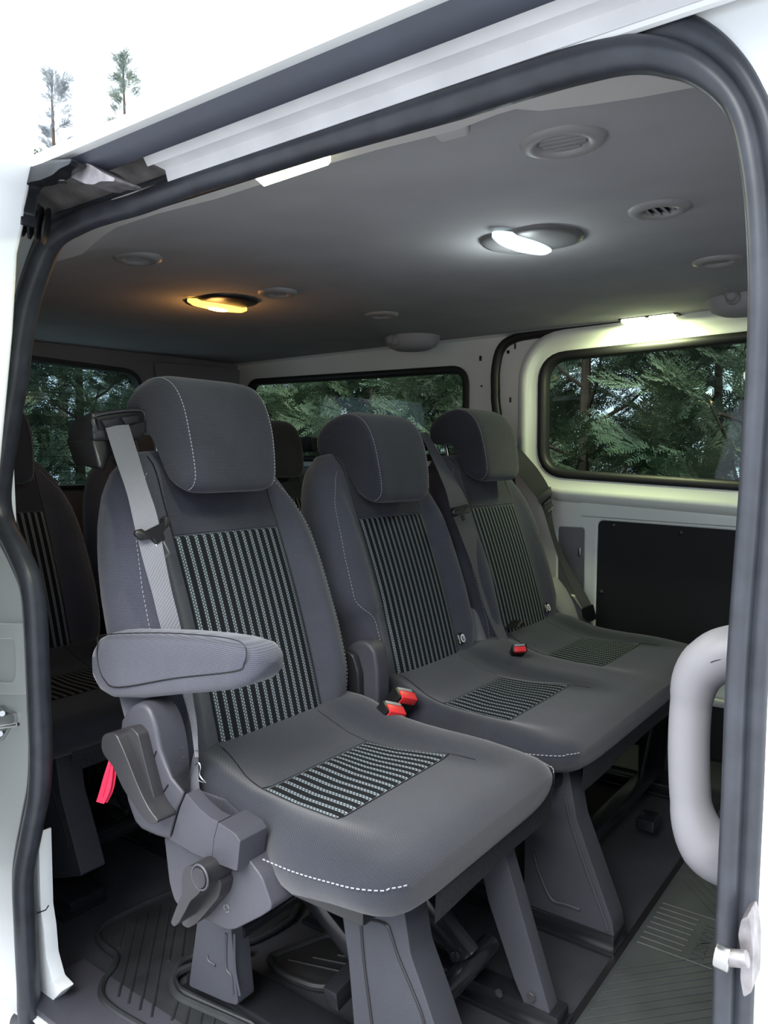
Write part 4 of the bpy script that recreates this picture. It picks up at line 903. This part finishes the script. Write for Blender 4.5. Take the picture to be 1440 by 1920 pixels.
# legs and frame of the single seat
lg = leg_cover(S1, 0.845, 0, 0, 0, 0, 0.3, LEGM) if False else None
rl = [(Py(u, v, 0.905).x, Py(u, v, 0.905).z) for u, v in ((388, 1700), (446, 1700), (462, 1874), (440, 1868), (370, 1838), (376, 1790))]
rleg = obj('rear_leg', extr(rpoly(rl, 0.008, 3), 'y', 0.885, 0.925, 0.008, 3), LEGM, S1, angle=60)
for pth in (((388, 1790), (392, 1802), (404, 1810)), ((424, 1750), (424, 1812), (433, 1830), (437, 1864)), ((440, 1750), (441, 1815), (450, 1866))):
    obj('pressed_bead', tube(catmull([Py(u, v, 0.884) for u, v in pth], 4), 0.0026, 6), LEGM, rleg)
fl = [(Py(u, v, 0.945).x, Py(u, v, 0.945).z) for u, v in ((650, 1660), (766, 1660), (784, 1780), (812, 1860), (862, 2010), (700, 1990), (682, 1960), (668, 1790))]
fleg = obj('front_leg', extr(rpoly(fl, 0.008, 3), 'y', 0.925, 0.985, 0.010, 3), LEGM, S1, angle=60)
obj('recess_edge', tube(catmull([Py(u, v, 0.9235) for u, v in ((676, 1728), (700, 1726), (724, 1734), (733, 1752), (745, 1790), (770, 1850), (790, 1900), (800, 1940))], 4), 0.0022, 6), PLAST_D, fleg)
obj('recess_edge', tube(catmull([Py(u, v, 0.9235) for u, v in ((676, 1728), (682, 1800), (692, 1880), (700, 1940))], 4), 0.0022, 6), PLAST_D, fleg)
# far pair of legs: slim leaning posts
dl = [(Py(u, v, 1.235).x, Py(u, v, 1.235).z) for u, v in ((896, 1545), (936, 1530), (958, 1600), (1040, 1890), (1035, 1925), (1015, 1925), (975, 1830), (925, 1680))]
obj('front_leg', extr(rpoly(dl, 0.006, 3), 'y', 1.215, 1.25, 0.006, 3), LEGM, S1, angle=60)
obj('rear_leg', extr(rpoly([(-1.04, 0.03), (-0.96, 0.03), (-0.97, 0.34), (-1.03, 0.34)], 0.01, 3), 'y', 1.20, 1.25, 0.006, 3), BLKMETAL, S1, angle=60)
obj('seat_pan', box((-0.87, 1.085, 0.345), (0.40, 0.46, 0.050), 0.010), BLKMETAL, S1)
obj('crossbar', cyl((-0.66, 0.95, 0.11), (-0.66, 1.225, 0.11), 0.020, 16, None, 0.003), BLKMETAL, S1)
obj('crossbar', cyl((-0.99, 0.91, 0.17), (-0.99, 1.235, 0.17), 0.013, 14), BLKMETAL, S1)
obj('crossbar', box((-0.80, 1.08, 0.135), (0.03, 0.30, 0.036), 0.004, Matrix.Rotation(0.15, 3, 'X')), BLKMETAL, S1)
obj('fold_link', hull([V3(p) for p in ((-0.86, 1.12, 0.27), (-0.82, 1.12, 0.29), (-0.64, 1.12, 0.15), (-0.67, 1.12, 0.12), (-0.86, 1.15, 0.27), (-0.82, 1.15, 0.29), (-0.64, 1.15, 0.15), (-0.67, 1.15, 0.12))], 0.006), BLKMETAL, S1)
obj('fold_link', hull([V3(p) for p in ((-0.98, 1.00, 0.24), (-0.96, 1.00, 0.27), (-0.70, 1.00, 0.10), (-0.72, 1.00, 0.07), (-0.98, 1.02, 0.24), (-0.96, 1.02, 0.27), (-0.70, 1.02, 0.10), (-0.72, 1.02, 0.07))], 0.005), BLKMETAL, S1)
for p in ((-0.67, 1.118, 0.14), (-0.84, 1.118, 0.275), (-0.90, 1.198, 0.12)): obj('pivot_bolt', cyl(V3(p), V3(p) - V3((0, 0.008, 0)), 0.010, 12, None, 0.002), BLKMETAL, S1)
obj('hook_ring', tube([V3((-0.72 + 0.02 * math.cos(a), 1.16 + 0.01 * math.sin(a), 0.27 + 0.016 * math.sin(a))) for a in [2 * math.pi * k / 20 for k in range(20)]], 0.005, 8, closed=True), BLKMETAL, S1)
base_rail(S1, -1.14, -0.58, 0.95, 0.085); base_rail(S1, -1.10, -0.52, 1.235, 0.05)
for p in ((-0.63, 1.205, 0.04), (-0.70, 1.205, 0.045), (-0.57, 1.209, 0.055)): obj('bolt', cyl(V3(p) - V3((0, 0.004, 0)), V3(p), 0.008, 6), STEEL, S1)
obj('sticker', box(Py(392, 1853, 0.894), (0.020, 0.002, 0.010), 0, Matrix.Rotation(0.3, 3, 'Y')), YEL, S1, smooth=False)
# buckles between seats one and two
for u, v, x, dn in ((752, 1312, -0.99, 0), (738, 1336, -0.955, 0)):
    pass
bA = Px(772, 1300, -1.02); bB = Px(742, 1318, -1.0)
BU = (Px(762, 1306, -0.975) - Px(718, 1362, -0.995)).normalized() * 0.8 + V3((0.58, -0.78, 0.24)) * 0.6
buckle(S1, Px(763, 1300, -0.975), BU, Px(782, 1318, -0.975) - Px(745, 1294, -0.975), sc=1.3)
buckle(S1, Px(741, 1326, -0.955), BU, Px(760, 1342, -0.955) - Px(725, 1316, -0.955), sc=1.3)
# hinge cover between the seats
hc = [(Py(u, v, 1.40).x, Py(u, v, 1.40).z) for u, v in ((655, 1240), (660, 1212), (678, 1198), (700, 1198), (716, 1215), (722, 1260), (722, 1320), (705, 1385), (655, 1385))]
obj('hinge_cover', extr(rpoly(hc, 0.015, 4), 'y', 1.372, 1.42, 0.010, 4), PLAST, S1, angle=60)
hc2 = [(Py(u, v, 1.372).x, Py(u, v, 1.372).z) for u, v in ((640, 1240), (655, 1215), (672, 1225), (682, 1260), (684, 1330), (678, 1375), (640, 1370))]
obj('hinge_arm', extr(rpoly(hc2, 0.010, 4), 'y', 1.352, 1.372, 0.005, 3), PLAST_D, S1, angle=60)
for o in S1.children:
    if o.name.startswith('front_flap'): o['label'] = 'grey felt flap hanging under the cushion front'

# ---------------------------------------------------------------- double bench
S2 = thing('double_seat', 'two-place striped cloth van bench against the far door, dark belts and small round tags', 'seat', (X0, 1.93, 0))
backrest(S2, CY[1], True, 0.045, True)
backrest(S2, CY[2], False, 0.0, True)
cushion(S2, 1.40, 2.50, [CY[1] + 0.005, CY[2]], True)
flap(S2, 1.49, 2.38)
# belts
LB = [Px(u, v, x) for u, v, x in ((787, 812, -1.30), (806, 850, -1.27), (834, 915, -1.19), (845, 955, -1.165), (862, 1000, -1.145), (888, 1070, -1.12), (905, 1130, -1.09), (925, 1180, -1.065), (945, 1218, -1.03))]
RB = [Px(u, v, x) for u, v, x in ((800, 810, -1.30), (830, 860, -1.27), (866, 920, -1.19), (882, 955, -1.160), (896, 1000, -1.14), (920, 1070, -1.115), (932, 1130, -1.085), (944, 1175, -1.060), (958, 1212, -1.025))]
b1 = obj('belt_webbing', ribbon(LB, RB), fabric('mid_webbing', (0.070, 0.070, 0.085), 'X', 160, 0.12), S2)
obj('belt_housing', hull([Px(u, v, -1.30) + V3((dx, 0, 0)) for u, v in ((782, 808), (806, 812), (810, 842), (790, 850)) for dx in (0, -0.12)], 0.008, 3), PLAST_D, S2)
tq = Px(861, 960, -1.135)
tp = rpoly([(-0.040, -0.010), (0.040, -0.010), (0.046, 0.004), (0.040, 0.016), (-0.040, 0.016), (-0.046, 0.004)], 0.006, 3)
e1 = (Px(886, 952, -1.155) - Px(836, 965, -1.155)).normalized(); e2 = V3((-0.3, 0, 0.95)); e3 = V3((0.95, 0, 0.3))
tg2 = obj('belt_tongue', loft([[tq + e1 * a * s + e2 * b * s + e3 * h for a, b in tp] for s, h in ((1, 0.0), (1, 0.010), (0.9, 0.014))]), BLACKP, b1, angle=50)
obj('stop_button', tube([tq + e1 * 0.006 - e2 * 0.020 + e3 * 0.002, tq + e1 * 0.006 - e2 * 0.020 + e3 * 0.006], [0.008, 0.007], 14), PLAST_D, b1)
# outboard belt of the far place: bulging over the shoulder, thin dark below
LB = [Px(u, v, x) for u, v, x in ((958, 838, -1.32), (962, 870, -1.27), (985, 905, -1.22), (1008, 935, -1.19), (1020, 960, -1.17), (1035, 1010, -1.14), (1052, 1060, -1.11), (1075, 1110, -1.06), (1095, 1145, -1.01))]
RB = [Px(u, v, x) for u, v, x in ((968, 834, -1.30), (990, 858, -1.25), (1012, 885, -1.20), (1032, 922, -1.17), (1034, 960, -1.155), (1044, 1010, -1.13), (1066, 1060, -1.10), (1096, 1110, -1.05), (1112, 1140, -1.00))]
b2 = obj('belt_webbing', ribbon(LB, RB), WEB_D, S2)
tq = Px(1022, 935, -1.165)
tg3 = obj('belt_tongue', hull([Px(u, v, x) for u, v in ((1005, 930), (1032, 912), (1036, 926), (1012, 946)) for x in (-1.165, -1.150)], 0.002), BLACKP, b2)
pl = [Px(u, v, -1.150) for u, v in ((1021, 945), (1031, 937), (1037, 950), (1028, 960))]
obj('latch_plate', tube([V3(p) for p in pl], 0.0022, 6, closed=True), STEEL, b2)
obj('belt_anchor', hull([Px(u, v, x) for u, v in ((1090, 1140), (1112, 1132), (1119, 1160), (1104, 1168), (1092, 1158)) for x in (-1.02, -0.985)], 0.008, 3), BLACKP, S2)
obj('belt_housing', hull([Px(u, v, -1.33) + V3((dx, 0, 0)) for u, v in ((946, 808), (964, 812), (966, 842), (950, 842)) for dx in (0, -0.10)], 0.008, 3), PLAST_D, S2)
# middle buckle, loop and grey side trim
buckle(S2, Pz(975, 1214, 0.497), V3((0.10, -0.12, 0.10)), Px(992, 1226, -1.0) - Px(964, 1210, -1.0), sc=0.85)
obj('webbing_loop', ribbon([Pz(u, v, z) for u, v, z in ((940, 1166, 0.50), (960, 1163, 0.515), (978, 1164, 0.52), (984, 1170, 0.51), (974, 1177, 0.50))], [Pz(u, v, z) for u, v, z in ((944, 1180, 0.50), (958, 1178, 0.505), (970, 1176, 0.51), (978, 1174, 0.505), (968, 1182, 0.495))]), BLACKP, S2)
obj('side_trim', hull([V3(p) for p in ((-1.12, 2.49, 0.36), (-0.98, 2.49, 0.36), (-0.98, 2.56, 0.42), (-1.12, 2.56, 0.60), (-1.22, 2.50, 0.58), (-1.10, 2.50, 0.50), (-0.95, 2.58, 0.38), (-1.22, 2.58, 0.36))], 0.015, 3), PLAST_L, S2)
obj('side_trim', hull([V3(p) for p in ((-1.12, 1.90, 0.42), (-1.06, 1.90, 0.42), (-1.05, 1.965, 0.43), (-1.12, 1.965, 0.60), (-1.20, 1.91, 0.60), (-1.22, 1.96, 0.50))], 0.010, 3), PLAST_L, S2)
# cushion centre seam
obj('cushion_gap', tube(catmull([Px(u, v, x) + V3((0, 0, 0.0)) for u, v, x in ((857, 1224, -1.03), (880, 1255, -0.97), (898, 1290, -0.93))], 4), 0.002, 6), BLACKP, S2) if False else None
# legs
lgp = [(Py(u, v, 1.50).x, Py(u, v, 1.50).z) for u, v in ((985, 1425), (1060, 1410), (1082, 1540), (1148, 1730), (1152, 1762), (1112, 1748), (982, 1706))]
ll = obj('leg', extr(rpoly(lgp, 0.006, 3), 'y', 1.50, 1.56, 0.008, 3), LEGM, S2, angle=60)
obj('pressed_bead', tube(catmull([Py(u, v, 1.4985) for u, v in ((1000, 1600), (1012, 1640), (1034, 1686), (1060, 1696), (1088, 1706))], 4), 0.0035, 6), LEGM, ll)
obj('pressed_bead', tube(catmull([Py(u, v, 1.4985) for u, v in ((1058, 1490), (1072, 1550), (1102, 1640), (1128, 1710), (1140, 1745))], 4), 0.0035, 6), LEGM, ll)
obj('leg', extr(rpoly([(-0.98, 0.03), (-0.80, 0.03), (-0.80, 0.34), (-1.02, 0.34)], 0.01, 3), 'y', 1.51, 1.55, 0.006), BLKMETAL, S2, angle=60)
obj('leg', extr(rpoly([(-0.75, 0.03), (-0.60, 0.03), (-0.655, 0.34), (-0.75, 0.34)], 0.01, 3), 'y', 2.33, 2.36, 0.006), BLKMETAL, S2, angle=60)
obj('leg', extr(rpoly([(-1.05, 0.03), (-0.95, 0.03), (-0.98, 0.34), (-1.05, 0.34)], 0.01, 3), 'y', 2.33, 2.36, 0.006), BLKMETAL, S2, angle=60)
base_rail(S2, -1.02, -0.523, 1.53, 0.07); base_rail(S2, -1.05, -0.55, 2.345, 0.06)
obj('seat_pan', box((-0.85, 1.95, 0.345), (0.42, 0.98, 0.050), 0.010), BLKMETAL, S2)
obj('crossbar', box((-0.70, 1.93, 0.075), (0.045, 0.82, 0.030), 0.006), BLKMETAL, S2)
obj('crossbar', cyl((-0.99, 1.53, 0.15), (-0.99, 2.34, 0.15), 0.014, 14), BLKMETAL, S2)
obj('strut', cyl((-0.66, 2.30, 0.09), (-0.64, 2.30, 0.33), 0.012, 12), BLKMETAL, S2)
obj('strut', cyl((-0.70, 2.20, 0.09), (-0.66, 2.20, 0.33), 0.008, 12), BLKMETAL, S2)
obj('catch', box((-0.62, 2.02, 0.05), (0.05, 0.07, 0.03), 0.006), BLKMETAL, S2)
# ---------------------------------------------------------------- row three: same seats further back
PITCH = -0.95
r1 = copy_tree(S1); r1.location.x += PITCH; r1['label'] = 'rear row single seat in deep shade at the left, behind the nearest seat'; r1['category'] = 'seat'
for ch in list(r1.children):      # the photograph shows no armrest on this one
    if ch.name.startswith(('armrest', 'release_strap', 'sticker')):
        for g in list(ch.children): bpy.data.objects.remove(g)
        bpy.data.objects.remove(ch)
r2 = copy_tree(S2); r2.location.x += PITCH; r2['label'] = 'rear row two-place bench, only its dark headrests showing over the middle row'; r2['category'] = 'seat'
for o in (S1, S2, r1, r2): o['group'] = 'striped cloth seats of the van'

# ---------------------------------------------------------------- floor mats
m1 = thing('rubber_mat', 'worn black ribbed rubber mat under the nearest seat, cut out around its leg', 'mat', (-1.2, 0.95, 0))
op = [(Pz(u, v, 0.012).x, Pz(u, v, 0.012).y) for u, v in ((185, 1748), (205, 1728), (260, 1700), (335, 1668), (420, 1640), (500, 1620), (560, 1700), (480, 1760), (400, 1780), (345, 1800), (328, 1826), (332, 1850), (360, 1868), (440, 1905), (520, 1945), (480, 1990), (330, 1955), (250, 1915), (208, 1888), (190, 1865), (195, 1838), (212, 1815), (218, 1792), (202, 1778), (188, 1765))]
mb = obj('mat_sheet', extr(op, 'z', 0.001, 0.010, 0.002), MATR, m1, angle=50)
rim = catmull([V3((p[0], p[1], 0.011)) for p in op], 3, True)
obj('raised_rim', tube(rim, 0.007, 8, closed=True), MATR, m1)
inner = catmull([Pz(u, v, 0.012) for u, v in ((480, 1775), (405, 1792), (352, 1812), (340, 1832), (350, 1856), (380, 1872), (445, 1900), (510, 1930))], 4)
obj('raised_rim', tube([p + V3((0, -0.02, 0)) for p in inner], 0.008, 8), MATR, m1)
rb = bmesh.new()
for a, c in (((233, 1732), (223, 1778)), ((256, 1722), (222, 1871)), ((276, 1712), (241, 1884)), ((300, 1697), (262, 1896)), ((318, 1703), (284, 1909)), ((336, 1692), (316, 1802)), ((352, 1700), (340, 1798)), ((372, 1700), (362, 1780)), ((334, 1872), (322, 1915)), ((356, 1880), (346, 1930)), ((380, 1892), (372, 1935)), ((402, 1905), (396, 1940)), ((212, 1752), (204, 1762))):
    tube([Pz(*a, 0.010), Pz(*c, 0.010)], 0.0030, 6, rb)
obj('rib', rb, MATR, m1)['kind'] = 'stuff'
# front mat with raised ribs and lettering
m2 = thing('front_rubber_mat', 'large dark green grey ribbed rubber mat with raised lettering ahead of the seats', 'mat', (-0.2, 1.7, 0))
obj('mat_sheet', extr(rpoly([(-0.505, 0.86), (0.55, 0.86), (0.55, 2.66), (-0.505, 2.66)], 0.02, 3), 'z', 0.001, 0.011, 0.003), MATR2, m2, angle=50)
b = bmesh.new(); zt_ = 0.0115
for k in range(9):
    y = 1.545 + k * 0.0218; full = k in (0, 8)
    segs = [(-0.492, -0.10)] if full else [(-0.492, -0.408), (-0.352, -0.27)]
    for a, c in segs: tube([(a, y, zt_), (c, y, zt_)], 0.0022, 6, b)
for s in (-0.398, -0.378):      # short strokes beside the word are part of the pattern
    pass
obj('rib', b, MATR2, m2)['kind'] = 'stuff'
b = bmesh.new()
d0, d1 = Pz(1157, 1817, zt_), Pz(1340, 1792, zt_); dr_ = (d1 - d0)
for k in range(16):
    st0 = Pz(1157, 1817, zt_) + V3((0.0, -0.028 * k, 0))
    tube([st0, st0 + dr_ * (1.0 + 0.05 * k)], 0.0018, 6, b)
    m_ = V3((st0.x, 2 * 1.632 - st0.y + 0.03, st0.z)); tube([m_, m_ + V3((dr_.x, -dr_.y, 0)) * 1.0], 0.0018, 6, b)
obj('chevron_rib', b, MATR2, m2)['kind'] = 'stuff'
tx = text_mesh('TRANSIT', 0.034, 0.0009)
bb_ = [v.co.x for v in tx.vertices]; wid = max(bb_) - min(bb_)
M4 = Matrix(((0, 1, 0, -0.392), (-1, 0, 0, 1.632 + wid / 2), (0, 0, 1, 0.0118), (0, 0, 0, 1))); tx.transform(M4)
obj('lettering', tx, MATR2, m2, smooth=False)
struct(obj('trim_15', box((-0.513, 1.7, 0.0035), (0.014, 1.9, 0.006), 0.001), BLACKP, smooth=False), 'dark gap between the floor and the front mat')
m3 = thing('foot_pad', 'small black rubber pad with a rolled rim under the nearest seat', 'mat', (-0.98, 1.09, 0))
fp3 = rpoly([(Pz(u, v, 0.02).x, Pz(u, v, 0.02).y) for u, v in ((500, 1790), (620, 1745), (668, 1762), (668, 1810), (630, 1845), (590, 1845), (530, 1822))], 0.02, 4)
obj('pad', extr(fp3, 'z', 0.001, 0.012, 0.002), MATR, m3, angle=50); obj('rim', tube([V3((q[0], q[1], 0.013)) for q in fp3], 0.008, 8, closed=True), MATR, m3)
rb = bmesh.new()
for o in (0.0, 0.035, 0.07): tube([Pz(540, 1800, 0.013) + V3((o, o, 0)), Pz(640, 1822, 0.013) + V3((o * .8, o, 0))], 0.0025, 6, rb)
obj('rib', rb, MATR, m3)
sr = obj('side_rail', box((-0.86, 1.17, 0.135), (0.30, 0.012, 0.045), 0.003), BLKMETAL, S1)
# ---------------------------------------------------------------- outside
g = obj('ground', box((-1, 3, -0.60), (60, 60, 0.1)), ASPH, smooth=False); struct(g, 'grey asphalt around the van')
def spray(L, nb, rng):
    """flat cypress frond: stem with side branchlets of small scale leaves -> quads (numpy)"""
    q = []
    def leaf(p, d, l, w):
        d = d / np.linalg.norm(d); s = np.cross(d, [0, 0, 1.0]); s = s / (np.linalg.norm(s) + 1e-9)
        s = s * w; lift = np.array([0, 0, rng.uniform(-.25, .25) * w]); q.append([p, p + d * l * 0.45 + s + lift, p + d * l, p + d * l * 0.45 - s - lift])
    for i in range(nb):
        t = (i + 0.6) / nb; p = np.array([t * L, 0, -0.10 * L * t * t])
        for sd in (-1, 1):
            a = math.radians(rng.uniform(32, 50)); bl = L * 0.50 * (1 - t) ** 0.75 * (0.55 + 0.9 * min(1, t * 3)) + 0.018
            d = np.array([math.cos(a), sd * math.sin(a), rng.uniform(-.2, .12)])
            leaf(p, d, bl * 0.9, 0.0022)
            n2 = max(2, int(bl / 0.014))
            for j in range(n2):
                tt = (j + 0.7) / n2; pp = p + d * bl * tt * 0.95
                for s2 in (-1, 1):
                    a2 = math.atan2(d[1], d[0]) + s2 * math.radians(rng.uniform(28, 45)); dd = np.array([math.cos(a2), math.sin(a2), rng.uniform(-.15, .15)])
                    leaf(pp, dd, 0.022 * (1.15 - 0.5 * tt) + 0.006, 0.0036)
    leaf(np.array([0, 0, 0.]), np.array([1., 0, -0.1]), L, 0.003)
    return np.array(q)
rng = np.random.default_rng(5)
SPR = [spray(rng.uniform(0.17, 0.27), n, rng) for n in (8, 9, 10, 8)]
def foliage_mesh(name, n, h0, h1, rad, tip=False, scale=1.0):
    vs = []
    for i in range(n):
        t = rng.uniform(0, 1); z = h0 + (h1 - h0) * t
        r = rad * ((1 - t) ** 0.8 + 0.02 if tip else (1 - 0.35 * t)) * math.sqrt(rng.uniform(0.06, 1.0)); az = rng.uniform(0, 2 * math.pi)
        S = SPR[rng.integers(0, 4)].reshape(-1, 3) * rng.uniform(0.75, 1.3) * scale
        roll = rng.uniform(-1.3, 1.3); pitch = rng.uniform(-0.1, 0.9) if not tip else rng.uniform(0.2, 1.1); yaw = az + rng.uniform(-0.7, 0.7)
        Rx = np.array([[1, 0, 0], [0, math.cos(roll), -math.sin(roll)], [0, math.sin(roll), math.cos(roll)]])
        Ry = np.array([[math.cos(pitch), 0, -math.sin(pitch)], [0, 1, 0], [math.sin(pitch), 0, math.cos(pitch)]])
        Rz = np.array([[math.cos(yaw), -math.sin(yaw), 0], [math.sin(yaw), math.cos(yaw), 0], [0, 0, 1]])
        vs.append(S @ (Rz @ Ry @ Rx).T + np.array([math.cos(az) * r, math.sin(az) * r, z]))
    co = np.concatenate(vs).astype(np.float32); nq = len(co) // 4
    me = bpy.data.meshes.new(name); me.vertices.add(len(co)); me.vertices.foreach_set('co', co.ravel())
    me.loops.add(nq * 4); me.loops.foreach_set('vertex_index', np.arange(nq * 4, dtype=np.int32))
    me.polygons.add(nq); me.polygons.foreach_set('loop_start', np.arange(0, nq * 4, 4, dtype=np.int32)); me.update(calc_edges=True)
    return me
FM = [foliage_mesh('foliage', 520, 0.55, 3.1, 0.62) for _ in range(3)]
FM[0].materials.append(LEAF); FM[1].materials.append(LEAF2); FM[2].materials.append(LEAF)
def branch_bm(h, n):
    b = tube([(0, 0, 0), (0.02, 0.01, h * 0.5), (0, 0, h)], [0.045, 0.03, 0.008], 8)
    for i in range(n):
        z = h * (0.2 + 0.75 * i / n); a = rng.uniform(0, 6.28); l = rng.uniform(0.25, 0.55)
        tube([(0, 0, z), (math.cos(a) * l * .5, math.sin(a) * l * .5, z + 0.10), (math.cos(a) * l, math.sin(a) * l, z + 0.28)], [0.012, 0.008, 0.003], 5, b)
    return b
def cypress(x, y, fm, label, rz, sc=1.0):
    t = thing('cypress_tree', label, 'tree', (x, y, -0.55), 'cypress hedge beyond the van')
    tr_ = obj('trunk', branch_bm(3.0, 26), WOOD, None); tr_.parent = t
    f = bpy.data.objects.new('foliage', fm); COL.objects.link(f); f.parent = t; f['kind'] = 'stuff'
    t.rotation_euler = (0, 0, rz); t.scale = (sc, sc, sc); return t
hedge = [(-0.05, 3.65, 0, 'cypress seen at the right edge of the far door window'), (-0.75, 3.75, 1, 'lighter green cypress in the middle of the far door window'), (-1.45, 3.65, 2, 'dark cypress at the left edge of the far door window'),
         (-2.15, 3.7, 1, 'light green cypress in the quarter window right of the middle headrest'), (-2.85, 3.75, 0, 'cypress in the quarter window just above the middle headrest'), (-3.55, 3.65, 1, 'light green cypress in the quarter window beside the nearest headrest'),
         (-4.3, 3.6, 2, 'cypress seen in the quarter window through its rear end'), (-4.35, 2.75, 1, 'light cypress at the right side of the rear window'), (-4.4, 2.0, 0, 'dark cypress in the middle of the rear window'), (-4.45, 1.25, 2, 'dark cypress at the left side of the rear window'),
         (-1.1, 4.65, 0, 'further cypress behind the far door window hedge'), (-2.5, 4.7, 2, 'further cypress behind the quarter window hedge'), (0.4, 4.5, 2, 'further cypress at the far right behind the hedge'), (-3.9, 4.7, 0, 'further cypress at the rear corner behind the hedge'), (-5.3, 2.3, 1, 'further cypress behind the rear window')]
for i, (x, y, k, lab, ) in enumerate(hedge): cypress(x, y, FM[k], lab, i * 1.3, 1.0)
# two bare leaders above the roof line
def leader(u, vtip, y, vbase, label, n, m):
    tip = Py(u, vtip, y); base = V3((tip.x + 0.05, y, -0.55)); h = tip.z + 0.55
    t = thing('tall_cypress_tree', label, 'tree', base)
    obj('trunk', tube([base, base + V3((-0.02, 0, h * 0.6)), tip - V3((0.03, 0, 0.4)), tip], [0.10, 0.05, 0.018, 0.004], 8), WOOD, t)
    fm = foliage_mesh('foliage', n, h - 1.7, h - 0.06, 0.26, True, 0.95); fm.materials.append(m)
    f = bpy.data.objects.new('foliage', fm); COL.objects.link(f); f.parent = t; f['kind'] = 'stuff'
    fm2 = foliage_mesh('lower_foliage', 260, 1.0, h - 1.6, 0.95, True, 1.6); fm2.materials.append(LEAF)
    f = bpy.data.objects.new('lower_foliage', fm2); COL.objects.link(f); f.parent = t; f['kind'] = 'stuff'
PALE = leafmat('hazy_leaf', (0.16, 0.18, 0.19), (0.27, 0.29, 0.29))  # leaf colour paled to carry haze and overexposure
leader(98, 138, 7.0, 262, 'bare-topped conifer above the roof at the far left', 70, PALE)
leader(232, 102, 10.0, 205, 'greener conifer tip above the roof, right of the bare one', 80, leafmat('hazy_leaf_green', (0.10, 0.14, 0.10), (0.20, 0.24, 0.18)))  # second tip: haze put into its paler green leaf colour too
WIRE = mat('pale_cable', (0.45, 0.46, 0.47), 0.7)
for k, (a, c, lab) in enumerate((((-60, 78), (90, -20), 'thin cable across the sky corner, topmost'), ((-60, 118), (180, -35), 'thin cable across the sky, middle of the three'), ((-60, 213), (420, -38), 'thin cable across the sky, lowest and longest'))):
    tag(obj('power_line', tube([Py(*a, 9.0 + k * 0.3), Py(*c, 9.0 + k * 0.3)], 0.0035, 5), WIRE), lab, 'cable', 'cables over the sky')
bd = thing('building', 'pale blue green building wall glimpsed through the hedge', 'building', (-0.5, 10.0, -0.55))
obj('wall', box((-0.3, 10.3, 0.95), (5.2, 0.6, 3.0), 0.02), mat('pale_wall', (0.42, 0.52, 0.53), 0.8), bd, smooth=False)
obj('roof', box((-0.3, 10.3, 2.50), (5.5, 0.9, 0.10), 0.02), mat('grey_roof', (0.2, 0.2, 0.22), 0.8), bd, smooth=False)
for x in (-2.2, -1.2, 0.0): obj('window', box((x, 9.99, 1.3), (0.5, 0.04, 0.7), 0.01), mat('dark_pane%d' % int(x * 10 + 50), (0.05, 0.06, 0.07), 0.2), bd, smooth=False)
lp = Py(1322, 753, 9.9); obj('lit_lamp', box((lp.x, 9.93, lp.z), (0.16, 0.06, 0.04), 0.01), mat('amber_light', (1, 0.6, 0.2), 0.5, emit=((1.0, 0.55, 0.15), 2.0)), bd, smooth=False)
